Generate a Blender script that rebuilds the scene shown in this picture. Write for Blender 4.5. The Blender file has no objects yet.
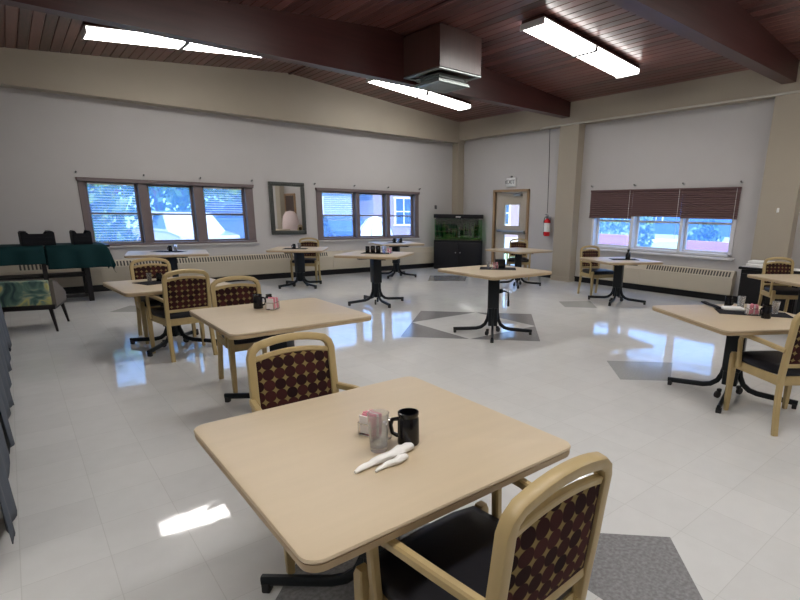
import bpy, bmesh, math, random
from mathutils import Vector, Matrix
random.seed(7)
SC = bpy.context.scene
COL = SC.collection
PI = math.pi

# ------------------------------------------------------------------ materials
def nmat(name):
    m = bpy.data.materials.new(name); m.use_nodes = True
    nt = m.node_tree
    return m, nt, nt.nodes['Principled BSDF']

def link(nt, a, b): nt.links.new(a, b)

def node(nt, kind, **kw):
    n = nt.nodes.new(kind)
    for k, v in kw.items(): setattr(n, k, v)
    return n

def mat(name, col, rough=.5, metal=0., spec=.5, var=0., scale=12., stretch=(1, 1, 1), bump=0., coat=0.):
    """principled with a little procedural noise in colour and relief"""
    m, nt, b = nmat(name)
    b.inputs['Roughness'].default_value = rough
    b.inputs['Metallic'].default_value = metal
    b.inputs['Specular IOR Level'].default_value = spec
    b.inputs['Coat Weight'].default_value = coat
    b.inputs['Coat Roughness'].default_value = .08
    b.inputs['Base Color'].default_value = (*col, 1)
    if var or bump:
        tc = node(nt, 'ShaderNodeTexCoord'); mp = node(nt, 'ShaderNodeMapping')
        mp.inputs['Scale'].default_value = stretch
        link(nt, tc.outputs['Object'], mp.inputs['Vector'])
        nz = node(nt, 'ShaderNodeTexNoise'); nz.inputs['Scale'].default_value = scale
        nz.inputs['Detail'].default_value = 5
        link(nt, mp.outputs['Vector'], nz.inputs['Vector'])
        if var:
            mx = node(nt, 'ShaderNodeMix', data_type='RGBA')
            mx.inputs[6].default_value = (*[max(0, c*(1-var)) for c in col], 1)
            mx.inputs[7].default_value = (*[min(1, c*(1+var)) for c in col], 1)
            link(nt, nz.outputs['Fac'], mx.inputs[0]); link(nt, mx.outputs[2], b.inputs['Base Color'])
        if bump:
            bp = node(nt, 'ShaderNodeBump'); bp.inputs['Strength'].default_value = bump
            bp.inputs['Distance'].default_value = .01
            link(nt, nz.outputs['Fac'], bp.inputs['Height']); link(nt, bp.outputs['Normal'], b.inputs['Normal'])
    return m

def emit(name, col, s):
    m = bpy.data.materials.new(name); m.use_nodes = True; nt = m.node_tree; nt.nodes.clear()
    e = node(nt, 'ShaderNodeEmission'); e.inputs[0].default_value = (*col, 1); e.inputs[1].default_value = s
    o = node(nt, 'ShaderNodeOutputMaterial'); link(nt, e.outputs[0], o.inputs[0]); return m

def thin_glass(name, tint=(1, 1, 1), refl=.06, haze=0., hazecol=(.6, .75, 1)):
    m = bpy.data.materials.new(name); m.use_nodes = True; nt = m.node_tree; nt.nodes.clear()
    t = node(nt, 'ShaderNodeBsdfTransparent'); t.inputs[0].default_value = (*tint, 1)
    g = node(nt, 'ShaderNodeBsdfGlossy'); g.inputs['Roughness'].default_value = .02
    x = node(nt, 'ShaderNodeMixShader'); x.inputs[0].default_value = refl
    link(nt, t.outputs[0], x.inputs[1]); link(nt, g.outputs[0], x.inputs[2]); last = x
    if haze:
        d = node(nt, 'ShaderNodeBsdfTranslucent'); d.inputs[0].default_value = (*hazecol, 1)
        y = node(nt, 'ShaderNodeMixShader'); y.inputs[0].default_value = haze
        link(nt, x.outputs[0], y.inputs[1]); link(nt, d.outputs[0], y.inputs[2]); last = y
    o = node(nt, 'ShaderNodeOutputMaterial'); link(nt, last.outputs[0], o.inputs[0]); return m

def floor_mat():
    m, nt, b = nmat('waxed_vinyl_tile')
    tc = node(nt, 'ShaderNodeTexCoord')
    sp = node(nt, 'ShaderNodeSeparateXYZ'); link(nt, tc.outputs['Object'], sp.inputs[0])
    T = .3105
    def seam(out, off):
        a = node(nt, 'ShaderNodeMath', operation='ADD'); a.inputs[1].default_value = off; link(nt, out, a.inputs[0])
        d = node(nt, 'ShaderNodeMath', operation='DIVIDE'); d.inputs[1].default_value = T; link(nt, a.outputs[0], d.inputs[0])
        f = node(nt, 'ShaderNodeMath', operation='FRACT'); link(nt, d.outputs[0], f.inputs[0])
        s = node(nt, 'ShaderNodeMath', operation='SUBTRACT'); s.inputs[1].default_value = .5; link(nt, f.outputs[0], s.inputs[0])
        ab = node(nt, 'ShaderNodeMath', operation='ABSOLUTE'); link(nt, s.outputs[0], ab.inputs[0])
        g = node(nt, 'ShaderNodeMath', operation='GREATER_THAN'); g.inputs[1].default_value = .4945; link(nt, ab.outputs[0], g.inputs[0])
        fl = node(nt, 'ShaderNodeMath', operation='FLOOR'); link(nt, d.outputs[0], fl.inputs[0])
        return g.outputs[0], fl.outputs[0]
    sx, ix = seam(sp.outputs['X'], 20*T-.125); sy, iy = seam(sp.outputs['Y'], 20*T-.02)
    mxs = node(nt, 'ShaderNodeMath', operation='MAXIMUM'); link(nt, sx, mxs.inputs[0]); link(nt, sy, mxs.inputs[1])
    cb = node(nt, 'ShaderNodeCombineXYZ'); link(nt, ix, cb.inputs[0]); link(nt, iy, cb.inputs[1])
    wn = node(nt, 'ShaderNodeTexWhiteNoise', noise_dimensions='2D'); link(nt, cb.outputs[0], wn.inputs['Vector'])
    nz = node(nt, 'ShaderNodeTexNoise'); nz.inputs['Scale'].default_value = 9; nz.inputs['Detail'].default_value = 6
    link(nt, tc.outputs['Object'], nz.inputs['Vector'])
    ad = node(nt, 'ShaderNodeMath', operation='MULTIPLY_ADD'); ad.inputs[1].default_value = .5
    link(nt, wn.outputs['Value'], ad.inputs[0]); link(nt, nz.outputs['Fac'], ad.inputs[2])
    rp = node(nt, 'ShaderNodeValToRGB'); rp.color_ramp.elements[0].color = (.60, .605, .60, 1); rp.color_ramp.elements[1].color = (.67, .675, .668, 1)
    link(nt, ad.outputs[0], rp.inputs[0])
    mx = node(nt, 'ShaderNodeMix', data_type='RGBA'); mx.inputs[7].default_value = (.36, .355, .34, 1)
    fm = node(nt, 'ShaderNodeMath', operation='MULTIPLY'); fm.inputs[1].default_value = .30; link(nt, mxs.outputs[0], fm.inputs[0])
    link(nt, fm.outputs[0], mx.inputs[0]); link(nt, rp.outputs[0], mx.inputs[6]); link(nt, mx.outputs[2], b.inputs['Base Color'])
    b.inputs['Roughness'].default_value = .055; b.inputs['Specular IOR Level'].default_value = .5
    wv = node(nt, 'ShaderNodeTexNoise'); wv.inputs['Scale'].default_value = 5; wv.inputs['Detail'].default_value = 2
    link(nt, tc.outputs['Object'], wv.inputs['Vector'])
    bp = node(nt, 'ShaderNodeBump'); bp.inputs['Strength'].default_value = .06; bp.inputs['Distance'].default_value = .02
    link(nt, wv.outputs['Fac'], bp.inputs['Height']); link(nt, bp.outputs['Normal'], b.inputs['Normal'])
    return m

def inlay_mat(name, a, c):
    m, nt, b = nmat(name)
    tc = node(nt, 'ShaderNodeTexCoord')
    nz = node(nt, 'ShaderNodeTexNoise'); nz.inputs['Scale'].default_value = 60; nz.inputs['Detail'].default_value = 6
    link(nt, tc.outputs['Object'], nz.inputs['Vector'])
    rp = node(nt, 'ShaderNodeValToRGB'); rp.color_ramp.elements[0].color = (*a, 1); rp.color_ramp.elements[1].color = (*c, 1)
    rp.color_ramp.elements[0].position = .35; rp.color_ramp.elements[1].position = .7
    link(nt, nz.outputs['Fac'], rp.inputs[0]); link(nt, rp.outputs[0], b.inputs['Base Color'])
    b.inputs['Roughness'].default_value = .13
    return m

def plank_mat():
    m, nt, b = nmat('stained_plank')
    tc = node(nt, 'ShaderNodeTexCoord'); sp = node(nt, 'ShaderNodeSeparateXYZ'); link(nt, tc.outputs['Object'], sp.inputs[0])
    a0 = node(nt, 'ShaderNodeMath', operation='ADD'); a0.inputs[1].default_value = 1.95; link(nt, sp.outputs['X'], a0.inputs[0])
    d = node(nt, 'ShaderNodeMath', operation='DIVIDE'); d.inputs[1].default_value = .135; link(nt, a0.outputs[0], d.inputs[0])
    fl = node(nt, 'ShaderNodeMath', operation='FLOOR'); link(nt, d.outputs[0], fl.inputs[0])
    wn = node(nt, 'ShaderNodeTexWhiteNoise', noise_dimensions='1D'); link(nt, fl.outputs[0], wn.inputs['W'])
    mp = node(nt, 'ShaderNodeMapping'); mp.inputs['Scale'].default_value = (14, 1.2, 1); link(nt, tc.outputs['Object'], mp.inputs['Vector'])
    nz = node(nt, 'ShaderNodeTexNoise'); nz.inputs['Scale'].default_value = 3; nz.inputs['Detail'].default_value = 6; link(nt, mp.outputs[0], nz.inputs['Vector'])
    ad = node(nt, 'ShaderNodeMath', operation='MULTIPLY_ADD'); ad.inputs[1].default_value = .6
    link(nt, wn.outputs['Value'], ad.inputs[0]); link(nt, nz.outputs['Fac'], ad.inputs[2])
    rp = node(nt, 'ShaderNodeValToRGB'); rp.color_ramp.elements[0].color = (.030, .012, .011, 1); rp.color_ramp.elements[1].color = (.17, .066, .056, 1)
    rp.color_ramp.elements[0].position = .3; rp.color_ramp.elements[1].position = 1.0
    link(nt, ad.outputs[0], rp.inputs[0]); link(nt, rp.outputs[0], b.inputs['Base Color'])
    b.inputs['Roughness'].default_value = .30; b.inputs['Specular IOR Level'].default_value = .55
    return m

def dot_fabric():
    m, nt, b = nmat('dot_fabric')
    uv = node(nt, 'ShaderNodeUVMap'); mp = node(nt, 'ShaderNodeMapping'); mp.inputs['Scale'].default_value = (1/.053, 1/.053, 1)
    link(nt, uv.outputs[0], mp.inputs['Vector'])
    fr = node(nt, 'ShaderNodeVectorMath', operation='FRACTION'); link(nt, mp.outputs[0], fr.inputs[0])
    fl = node(nt, 'ShaderNodeVectorMath', operation='FLOOR'); link(nt, mp.outputs[0], fl.inputs[0])
    sb = node(nt, 'ShaderNodeVectorMath', operation='SUBTRACT'); sb.inputs[1].default_value = (.5, .5, 0); link(nt, fr.outputs[0], sb.inputs[0])
    ln = node(nt, 'ShaderNodeVectorMath', operation='LENGTH'); link(nt, sb.outputs[0], ln.inputs[0])
    rg = node(nt, 'ShaderNodeMapRange'); rg.inputs[1].default_value = .50; rg.inputs[2].default_value = .55; link(nt, ln.outputs['Value'], rg.inputs[0])
    wn = node(nt, 'ShaderNodeTexWhiteNoise', noise_dimensions='2D'); link(nt, fl.outputs[0], wn.inputs['Vector'])
    rp = node(nt, 'ShaderNodeValToRGB'); rp.color_ramp.elements[0].color = (.018, .008, .008, 1); rp.color_ramp.elements[1].color = (.060, .018, .016, 1)
    link(nt, wn.outputs['Value'], rp.inputs[0])
    mx = node(nt, 'ShaderNodeMix', data_type='RGBA'); mx.inputs[7].default_value = (.23, .165, .065, 1)
    link(nt, rg.outputs[0], mx.inputs[0]); link(nt, rp.outputs[0], mx.inputs[6]); link(nt, mx.outputs[2], b.inputs['Base Color'])
    b.inputs['Roughness'].default_value = .85; b.inputs['Specular IOR Level'].default_value = .12
    return m

def ramp_fabric(name, stops, scale):
    m, nt, b = nmat(name)
    tc = node(nt, 'ShaderNodeTexCoord'); nz = node(nt, 'ShaderNodeTexNoise'); nz.inputs['Scale'].default_value = scale
    nz.inputs['Detail'].default_value = 3; nz.inputs['Distortion'].default_value = 1.2; link(nt, tc.outputs['Object'], nz.inputs['Vector'])
    rp = node(nt, 'ShaderNodeValToRGB'); cr = rp.color_ramp
    while len(cr.elements) < len(stops): cr.elements.new(.5)
    for e, (p, c) in zip(cr.elements, stops): e.position = p; e.color = (*c, 1)
    link(nt, nz.outputs['Fac'], rp.inputs[0]); link(nt, rp.outputs[0], b.inputs['Base Color']); b.inputs['Roughness'].default_value = .85
    return m

def brick_mat(name, c1, c2, mortar, scale):
    m, nt, b = nmat(name)
    tc = node(nt, 'ShaderNodeTexCoord'); mp = node(nt, 'ShaderNodeMapping'); mp.inputs['Rotation'].default_value = (PI/2, 0, 0)
    link(nt, tc.outputs['Object'], mp.inputs['Vector'])
    br = node(nt, 'ShaderNodeTexBrick'); br.inputs['Scale'].default_value = scale
    br.inputs['Color1'].default_value = (*c1, 1); br.inputs['Color2'].default_value = (*c2, 1); br.inputs['Mortar'].default_value = (*mortar, 1)
    link(nt, mp.outputs[0], br.inputs['Vector']); link(nt, br.outputs['Color'], b.inputs['Base Color']); b.inputs['Roughness'].default_value = .9
    return m

M = dict(
    floor=floor_mat(), inlay=inlay_mat('grey_vinyl_tile', (.20, .20, .205), (.30, .30, .31)),
    inlay_pale=inlay_mat('pale_grey_vinyl_tile', (.36, .37, .36), (.42, .43, .42)),
    planks=plank_mat(), beam=mat('stained_beam', (.055, .017, .015), .38, var=.35, scale=4, stretch=(.3, 6, 6), bump=.05),
    duct_wood=mat('stained_duct_board', (.07, .032, .026), .3, var=.3, scale=4, stretch=(6, 6, .5), bump=.05),
    wall=mat('painted_wall', (.49, .473, .467), .75, var=.03, scale=3, bump=.05),
    tan=mat('tan_paint', (.375, .330, .262), .6, var=.03, scale=4),
    base=mat('black_cove_base', (.012, .012, .014), .4, spec=.3),
    heater=mat('heater_enamel', (.47, .42, .33), .4, var=.03, scale=5), slot=mat('heater_slot', (.05, .045, .04), .6),
    winwood=mat('brown_window_frame', (.16, .125, .125), .5, var=.1, scale=10),
    winwhite=mat('white_window_frame', (.70, .69, .70), .4, var=.03),
    shade=mat('brown_pleated_shade', (.135, .078, .078), .85, var=.08, scale=30),
    slat=mat('white_blind_slat', (.75, .75, .76), .45), pane=thin_glass('window_pane', refl=.05, haze=.20, hazecol=(.22, .45, 1.0)),  # blue haze in the pane colour stands in for glare at the windows
    clear=thin_glass('clear_pane', refl=.05, haze=.05),
    maple=mat('maple_laminate', (.53, .43, .295), .42, var=.08, scale=3, stretch=(.6, 5, 5)),
    maple_edge=mat('maple_edge_band', (.42, .31, .18), .45, var=.08, scale=5),
    blond=mat('blond_chair_wood', (.43, .32, .145), .42, var=.12, scale=6, stretch=(4, 4, .7), coat=.08),
    vinyl=mat('black_seat_vinyl', (.007, .007, .011), .40, spec=.3, var=.2, scale=20, bump=.04), dots=dot_fabric(),
    iron=mat('black_painted_steel', (.005, .008, .011), .38, spec=.3, var=.1, scale=14),
    rubber=mat('black_rubber', (.012, .012, .013), .6), steel=mat('brushed_steel', (.42, .42, .42), .35, metal=1.),
    mugblack=mat('black_glazed_mug', (.004, .004, .006), .18, spec=.4), cloth_black=mat('black_cloth_mat', (.008, .008, .012), .9, spec=.2, var=.2, scale=60),
    napkin=mat('white_napkin', (.82, .81, .79), .85, var=.04, scale=40, bump=.1),
    packet_pink=mat('pink_packet', (.75, .28, .36), .6, var=.1, scale=60), packet_white=mat('white_packet', (.78, .74, .74), .6, var=.05, scale=60),
    chrome=mat('caddy_wire', (.75, .75, .75), .15, metal=1.),
    pewter=mat('pewter_mirror_frame', (.07, .075, .07), .45, metal=.4, var=.4, scale=60, bump=.5), mirror=mat('mirror_silver', (.8, .8, .8), .02, metal=1.),
    green_cloth=mat('dark_green_tablecloth', (.004, .028, .031), .85, spec=.2, var=.15, scale=8, bump=.05),
    crate=mat('black_crate_plastic', (.003, .004, .007), .6, spec=.2, var=.2, scale=20),
    dark_wood=mat('black_stained_wood', (.007, .006, .007), .45, spec=.3, var=.3, scale=8),
    taupe=mat('taupe_upholstery', (.12, .105, .09), .9, var=.1, scale=30), inner=mat('charcoal_upholstery', (.045, .045, .04), .9, var=.2, scale=30),
    leafy=ramp_fabric('painted_leaf_fabric', [(.30, (.02, .05, .055)), (.42, (.09, .17, .14)), (.52, (.30, .33, .22)), (.60, (.45, .42, .14)), (.72, (.13, .22, .19))], 5.),
    skirt=mat('blue_grey_drape', (.075, .09, .115), .8, var=.3, scale=10, bump=.15),
    beige_panel=mat('beige_counter_panel', (.42, .36, .26), .6, var=.05), brown_base=mat('brown_counter_plinth', (.12, .09, .06), .7, var=.4, scale=25),
    water=thin_glass('green_water', tint=(.35, .72, .42), refl=.03), tank_black=mat('aquarium_black', (.003, .003, .005), .5, spec=.3), tank_glass=thin_glass('aquarium_glass', refl=.05),
    plant=mat('water_plant', (.07, .16, .03), .7, var=.5, scale=25), plant2=mat('dark_water_plant', (.02, .09, .03), .7, var=.5, scale=25),
    gravel=mat('aquarium_gravel', (.16, .13, .07), .9, var=.5, scale=80, bump=.5), tank_back=mat('aquarium_backing', (.006, .05, .022), .7, var=.6, scale=5),
    tube=emit('fluorescent_lens', (1., .97, .93), 11.), fixture=mat('fixture_enamel', (.75, .75, .73), .4), tank_lamp=emit('aquarium_lamp', (.75, 1., .7), 5.),
    grey_metal=mat('grey_metal_strap', (.18, .18, .18), .5), grille=mat('diffuser_metal', (.30, .33, .32), .35, metal=.6), door_paint=mat('tan_door_paint', (.45, .39, .31), .45, var=.03),
    oak=mat('oak_door_frame', (.33, .21, .11), .45, var=.2, scale=6, stretch=(4, 4, .6)), red=mat('extinguisher_red', (.55, .012, .018), .25),
    white=mat('white_plastic', (.80, .80, .79), .4), grey=mat('grey_plastic', (.12, .12, .12), .5), ink=mat('sign_ink', (.05, .05, .05), .6),
    cable=mat('grey_cable', (.06, .06, .06), .6), conduit=mat('painted_conduit', (.52, .50, .44), .45),
    pinkcloth=mat('pale_pink_cloth', (.80, .66, .64), .9, var=.05), brown_door=mat('dark_brown_door', (.06, .035, .028), .5, var=.2, scale=5),
    asphalt=mat('pale_concrete', (.72, .70, .68), .9, var=.12, scale=2.), grass=mat('lawn_grass', (.42, .52, .24), .95, var=.4, scale=9, bump=.4),
    leaf=mat('tree_leaf', (.06, .16, .03), .7, var=.5, scale=1.5), leaf2=mat('bright_leaf', (.20, .34, .06), .7, var=.4, scale=1.5), bark=mat('tree_bark', (.12, .09, .07), .9, var=.3, scale=15, bump=.4),
    car_dark=mat('navy_car_paint', (.02, .035, .075), .2, coat=1.), car_silver=mat('silver_car_paint', (.10, .13, .20), .25, metal=.5, coat=1.), car_white=mat('white_car_paint', (.60, .60, .60), .2, coat=1.),
    car_glass=mat('car_glass', (.015, .02, .03), .05, spec=.8), tyre=mat('car_tyre', (.015, .015, .015), .8),
    brick=brick_mat('house_brick', (.22, .13, .12), (.28, .17, .15), (.45, .42, .4), 4.), siding=brick_mat('house_siding', (.32, .38, .46), (.34, .40, .48), (.16, .19, .24), 2.), redbrick=brick_mat('planter_brick', (.52, .14, .12), (.58, .20, .17), (.5, .4, .38), 4.),
    blue_wall=mat('blue_house_wall', (.07, .13, .30), .7, var=.1, scale=3), roof=mat('shingle_roof', (.11, .10, .11), .9, var=.3, scale=8), pane_dark=mat('house_window_glass', (.03, .05, .08), .1),
)

# ------------------------------------------------------------------ mesh building
class MB:
    def __init__(s):
        s.bm = bmesh.new(); s.uv = None; s.mi = 0
    def _mark(s, n0):
        if s.mi:
            s.bm.faces.ensure_lookup_table()
            for f in s.bm.faces[n0:]: f.material_index = s.mi
    def box(s, c, d, rz=0., bev=0., rot=None, seg=2):
        n0 = len(s.bm.faces)
        t = bmesh.new(); bmesh.ops.create_cube(t, size=1)
        bmesh.ops.scale(t, vec=d, verts=t.verts)
        if bev: bmesh.ops.bevel(t, geom=t.edges[:], offset=bev, segments=seg, profile=.5, affect='EDGES')
        R = rot if rot is not None else Matrix.Rotation(rz, 3, 'Z')
        for v in t.verts: v.co = R @ v.co + Vector(c)
        s._merge(t); s._mark(n0); return s
    def _merge(s, t):
        mp = [s.bm.verts.new(v.co) for v in t.verts]
        t.verts.index_update()
        for f in t.faces:
            try: s.bm.faces.new([mp[v.index] for v in f.verts])
            except ValueError: pass
        t.free()
    def loft(s, rings, cap=True, closed=False):
        n0 = len(s.bm.faces)
        R = [[s.bm.verts.new(p) for p in r] for r in rings]
        k = len(R[0])
        pairs = list(zip(R, R[1:])) + ([(R[-1], R[0])] if closed else [])
        for a, b in pairs:
            for i in range(k):
                j = (i+1) % k
                s.bm.faces.new((a[i], a[j], b[j], b[i]))
        if cap and not closed:
            s.bm.faces.new(list(reversed(R[0]))); s.bm.faces.new(R[-1])
        s._mark(n0); return s
    def sweep(s, pts, w, h, up=(0, 0, 1), n=8, e=.45, closed=False):
        """rounded-rectangle section (w across, h along up) along a polyline"""
        pts = [Vector(p) for p in pts]; rings = []
        N = len(pts)
        for i, p in enumerate(pts):
            if closed: a, b = pts[i-1], pts[(i+1) % N]
            else: a, b = pts[max(i-1, 0)], pts[min(i+1, N-1)]
            t = (b-a).normalized(); u = Vector(up); sx = t.cross(u)
            if sx.length < 1e-4: sx = t.cross(Vector((1, 0, 0)))
            sx.normalize(); uu = sx.cross(t).normalized()
            ring = []
            for k in range(n):
                th = 2*PI*(k+.5)/n; c, q = math.cos(th), math.sin(th)
                ring.append(p + sx*(w/2*math.copysign(abs(c)**e, c)) + uu*(h/2*math.copysign(abs(q)**e, q)))
            rings.append(ring)
        return s.loft(rings, closed=closed)
    def tube(s, pts, r, n=8, closed=False, up=(0.013, .021, 1)):
        return s.sweep(pts, 2*r, 2*r, up=up, n=n, e=1., closed=closed)
    def cyl(s, c, r, h, n=20, r2=None, axis='Z'):
        r2 = r if r2 is None else r2; c = Vector(c); rings = []
        for z, q in ((-h/2, r), (h/2, r2)):
            ring = []
            for k in range(n):
                a = 2*PI*k/n; v = Vector((q*math.cos(a), q*math.sin(a), z))
                if axis == 'X': v = Vector((v.z, v.x, v.y))
                if axis == 'Y': v = Vector((v.y, v.z, v.x))
                ring.append(c+v)
            rings.append(ring)
        return s.loft(rings)
    def lathe(s, prof, c=(0, 0, 0), n=24):
        c = Vector(c)
        rings = [[c+Vector((r*math.cos(2*PI*k/n), r*math.sin(2*PI*k/n), z)) for k in range(n)] for r, z in prof]
        return s.loft(rings)
    def prism(s, poly, d, o=(0, 0, 0), ax=((1, 0, 0), (0, 1, 0), (0, 0, 1))):
        """polygon (a,b) extruded by d along third axis"""
        A, B, Cc = (Vector(a) for a in ax); o = Vector(o)
        return s.loft([[o+A*a+B*b for a, b in poly], [o+A*a+B*b+Cc*d for a, b in poly]])
    def face(s, pts):
        n0 = len(s.bm.faces); s.bm.faces.new([s.bm.verts.new(p) for p in pts]); s._mark(n0); return s
    def blob(s, c, r, sub=2, jit=0., rnd=random):
        n0 = len(s.bm.faces)
        t = bmesh.new(); bmesh.ops.create_icosphere(t, subdivisions=sub, radius=1)
        r = r if hasattr(r, '__len__') else (r, r, r)
        for v in t.verts:
            k = 1+rnd.uniform(-jit, jit); v.co = Vector((v.co.x*r[0]*k, v.co.y*r[1]*k, v.co.z*r[2]*k))+Vector(c)
        s._merge(t); s._mark(n0); return s
    def build(s, name, m, parent=None, smooth=True, ang=40, loc=None, fix=True):
        if fix: bmesh.ops.recalc_face_normals(s.bm, faces=s.bm.faces[:])
        me = bpy.data.meshes.new(name); s.bm.to_mesh(me); s.bm.free()
        for x in (m if isinstance(m, (list, tuple)) else [m]): me.materials.append(x)
        if smooth:
            me.shade_smooth(); me.set_sharp_from_angle(angle=math.radians(ang))
        o = bpy.data.objects.new(name, me); COL.objects.link(o)
        if parent is not None: o.parent = parent
        if loc is not None: o.location = loc
        return o

def tag(o, label, cat, group=None):
    o['label'] = label; o['category'] = cat
    if group: o['group'] = group
    return o
def thing(name, label, cat, loc=(0, 0, 0), rz=0., group=None):
    o = bpy.data.objects.new(name, None); COL.objects.link(o); o.empty_display_size = .1
    o.location = loc; o.rotation_euler = (0, 0, rz)
    return tag(o, label, cat, group)
def struct(o):
    o['kind'] = 'structure'; return o
def sempty(name, loc=(0, 0, 0)):
    o = bpy.data.objects.new(name, None); COL.objects.link(o); o.location = loc; return struct(o)
def dup(root, loc, rz, label, group=None):
    def cp(o, par):
        c = o.copy(); COL.objects.link(c); c.parent = par
        for ch in list(o.children): cp(ch, c)
        return c
    r = cp(root, None); r.location = loc; r.rotation_euler = (0, 0, rz); r['label'] = label
    if group: r['group'] = group
    return r
class Kind:
    """first use places the prototype itself, later uses copy it"""
    def __init__(s, root): s.root = root; s.used = False
    def put(s, loc, rz, label, group=None):
        if not s.used:
            s.used = True; s.root.location = loc; s.root.rotation_euler = (0, 0, rz); s.root['label'] = label
            if group: s.root['group'] = group
            return s.root
        return dup(s.root, loc, rz, label, group)
D = math.radians

# ------------------------------------------------------------------ camera
def camera():
    f, yaw, pitch, roll = 509.45, .71360, .24775, .015347
    cx, cy = 458.8, 340.56
    cyw, syw = math.cos(yaw), math.sin(yaw)
    fw = Vector((syw*math.cos(pitch), cyw*math.cos(pitch), -math.sin(pitch)))
    r = Vector((cyw, -syw, 0)); u = r.cross(fw)
    r2 = r*math.cos(roll)+u*math.sin(roll); u2 = -r*math.sin(roll)+u*math.cos(roll)
    cd = bpy.data.cameras.new('camera'); co = bpy.data.objects.new('camera', cd); COL.objects.link(co)
    cd.sensor_fit = 'HORIZONTAL'; cd.sensor_width = 36; cd.lens = f/800*36
    cd.shift_x = -(cx-400)/800; cd.shift_y = (cy-300)/800; cd.clip_start = .05; cd.clip_end = 300
    Mx = Matrix((r2, u2, -fw)).transposed().to_4x4(); Mx.translation = (0, 0, 1.52)
    co.matrix_world = Mx; SC.camera = co
camera()

# ------------------------------------------------------------------ room
XW, YW = 9.72, 11.36        # right wall and far wall planes
XL, YF = -1.7, -4.6         # left wall and the wall behind the camera
TH = .25
def ceil_z(x): return 4.24-.088*abs(x-4.85)

# floor with its inlaid diamonds
mb = MB()
mb.face([(XL-TH, YF-TH, 0), (XW+TH, YF-TH, 0), (XW+TH, YW+TH, 0), (XL-TH, YW+TH, 0)])
def diamond(cx, cy, r=1.22):
    h = r/2
    for ang in range(4):
        c, s_ = math.cos(ang*PI/2), math.sin(ang*PI/2)
        pts = [(r, 0), (h, h), (h, -h)]
        pts = [(cx+c*a-s_*b, cy+s_*a+c*b, .0006) for a, b in pts]
        mb.face([pts[0], pts[1], pts[2]])
mb.mi = 1
diamond(4.70, 5.13); diamond(.99, .96)
mb.face([(7.59, 9.88, .0006), (6.94, 9.10, .0006), (7.63, 8.63, .0006), (8.35, 9.37, .0006)])
mb.mi = 2
mb.face([(.93, 9.0, .0006), (1.28, 8.75, .0006), (1.60, 9.08, .0006), (1.25, 9.42, .0006)])
mb.face([(4.62, 2.92, .0006), (4.17, 2.47, .0006), (4.51, 2.15, .0006), (5.12, 2.44, .0006)])
mb.face([(7.19, 5.61, .0006), (6.84, 5.20, .0006), (7.21, 4.82, .0006), (7.70, 5.31, .0006)])
o = mb.build('floor', [M['floor'], M['inlay'], M['inlay_pale']], smooth=False, fix=False); struct(o)

def wall_with_holes(name, m, axis, plane, u0, u1, z0, z1, holes, th, sign):
    """boxes around the openings; wall inner face on plane, body to the sign side"""
    mb = MB()
    us = sorted({u0, u1, *[h[0] for h in holes], *[h[1] for h in holes]})
    for a, b in zip(us, us[1:]):
        zz = [(z0, z1)]
        for h in holes:
            if h[0] <= a+1e-6 and h[1] >= b-1e-6: zz = [(z0, h[2]), (h[3], z1)] if h[2] > z0 else [(h[3], z1)]
        for q0, q1 in zz:
            c = ((a+b)/2, (q0+q1)/2); d = (b-a, q1-q0); off = plane+sign*th/2
            if axis == 'y': mb.box((c[0], off, c[1]), (d[0], th, d[1]))
            else: mb.box((off, c[0], c[1]), (th, d[0], d[1]))
    return struct(mb.build(name, m, smooth=False))
W1H = [(1.0, 4.0, .82, 2.0), (5.43, 8.34, .82, 2.0)]
wall_with_holes('wall_far', M['wall'], 'y', YW, XL-TH, XW+TH, 0, 4.4, W1H, TH, 1)
W2H = [(3.80, 6.80, .80, 2.0), (8.72, 9.84, 0, 2.03)]
wall_with_holes('wall_right', M['wall'], 'x', XW, YF-TH, YW, 0, 4.4, W2H, TH, 1)
wall_with_holes('wall_left', M['wall'], 'x', XL, YF-TH, YW, 0, 4.4, [], TH, -1)
wall_with_holes('wall_near', M['wall'], 'y', YF, XL, XW, 0, 4.4, [], TH, -1)
# ceiling slab, pitched
mb = MB()
PW = .135; low = [(XL-TH, ceil_z(XL-TH))]; k = 0
while XL-TH+(k+1)*PW < XW+TH:
    a, b = XL-TH+k*PW, XL-TH+(k+1)*PW; low += [(a+.009, ceil_z(a+.009)), (b-.009, ceil_z(b-.009)), (b, ceil_z(b)+.012)]; k += 1
xs = [XL-TH, 4.85, XW+TH]
low.append((XW+TH, ceil_z(XW+TH)))
mb.prism(low+[(x, ceil_z(x)+.3) for x in reversed(xs)], YW-YF+2*TH, (0, YF-TH, 0), ((1, 0, 0), (0, 0, 1), (0, 1, 0)))
struct(mb.build('ceiling', M['planks'], smooth=False))
# ridge batten
mb = MB(); mb.box((4.85, (11.08+YF)/2, ceil_z(4.85)-.012), (.05, 11.08-YF, .02)); struct(mb.build('trim_ridge', M['beam'], smooth=False))
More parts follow.
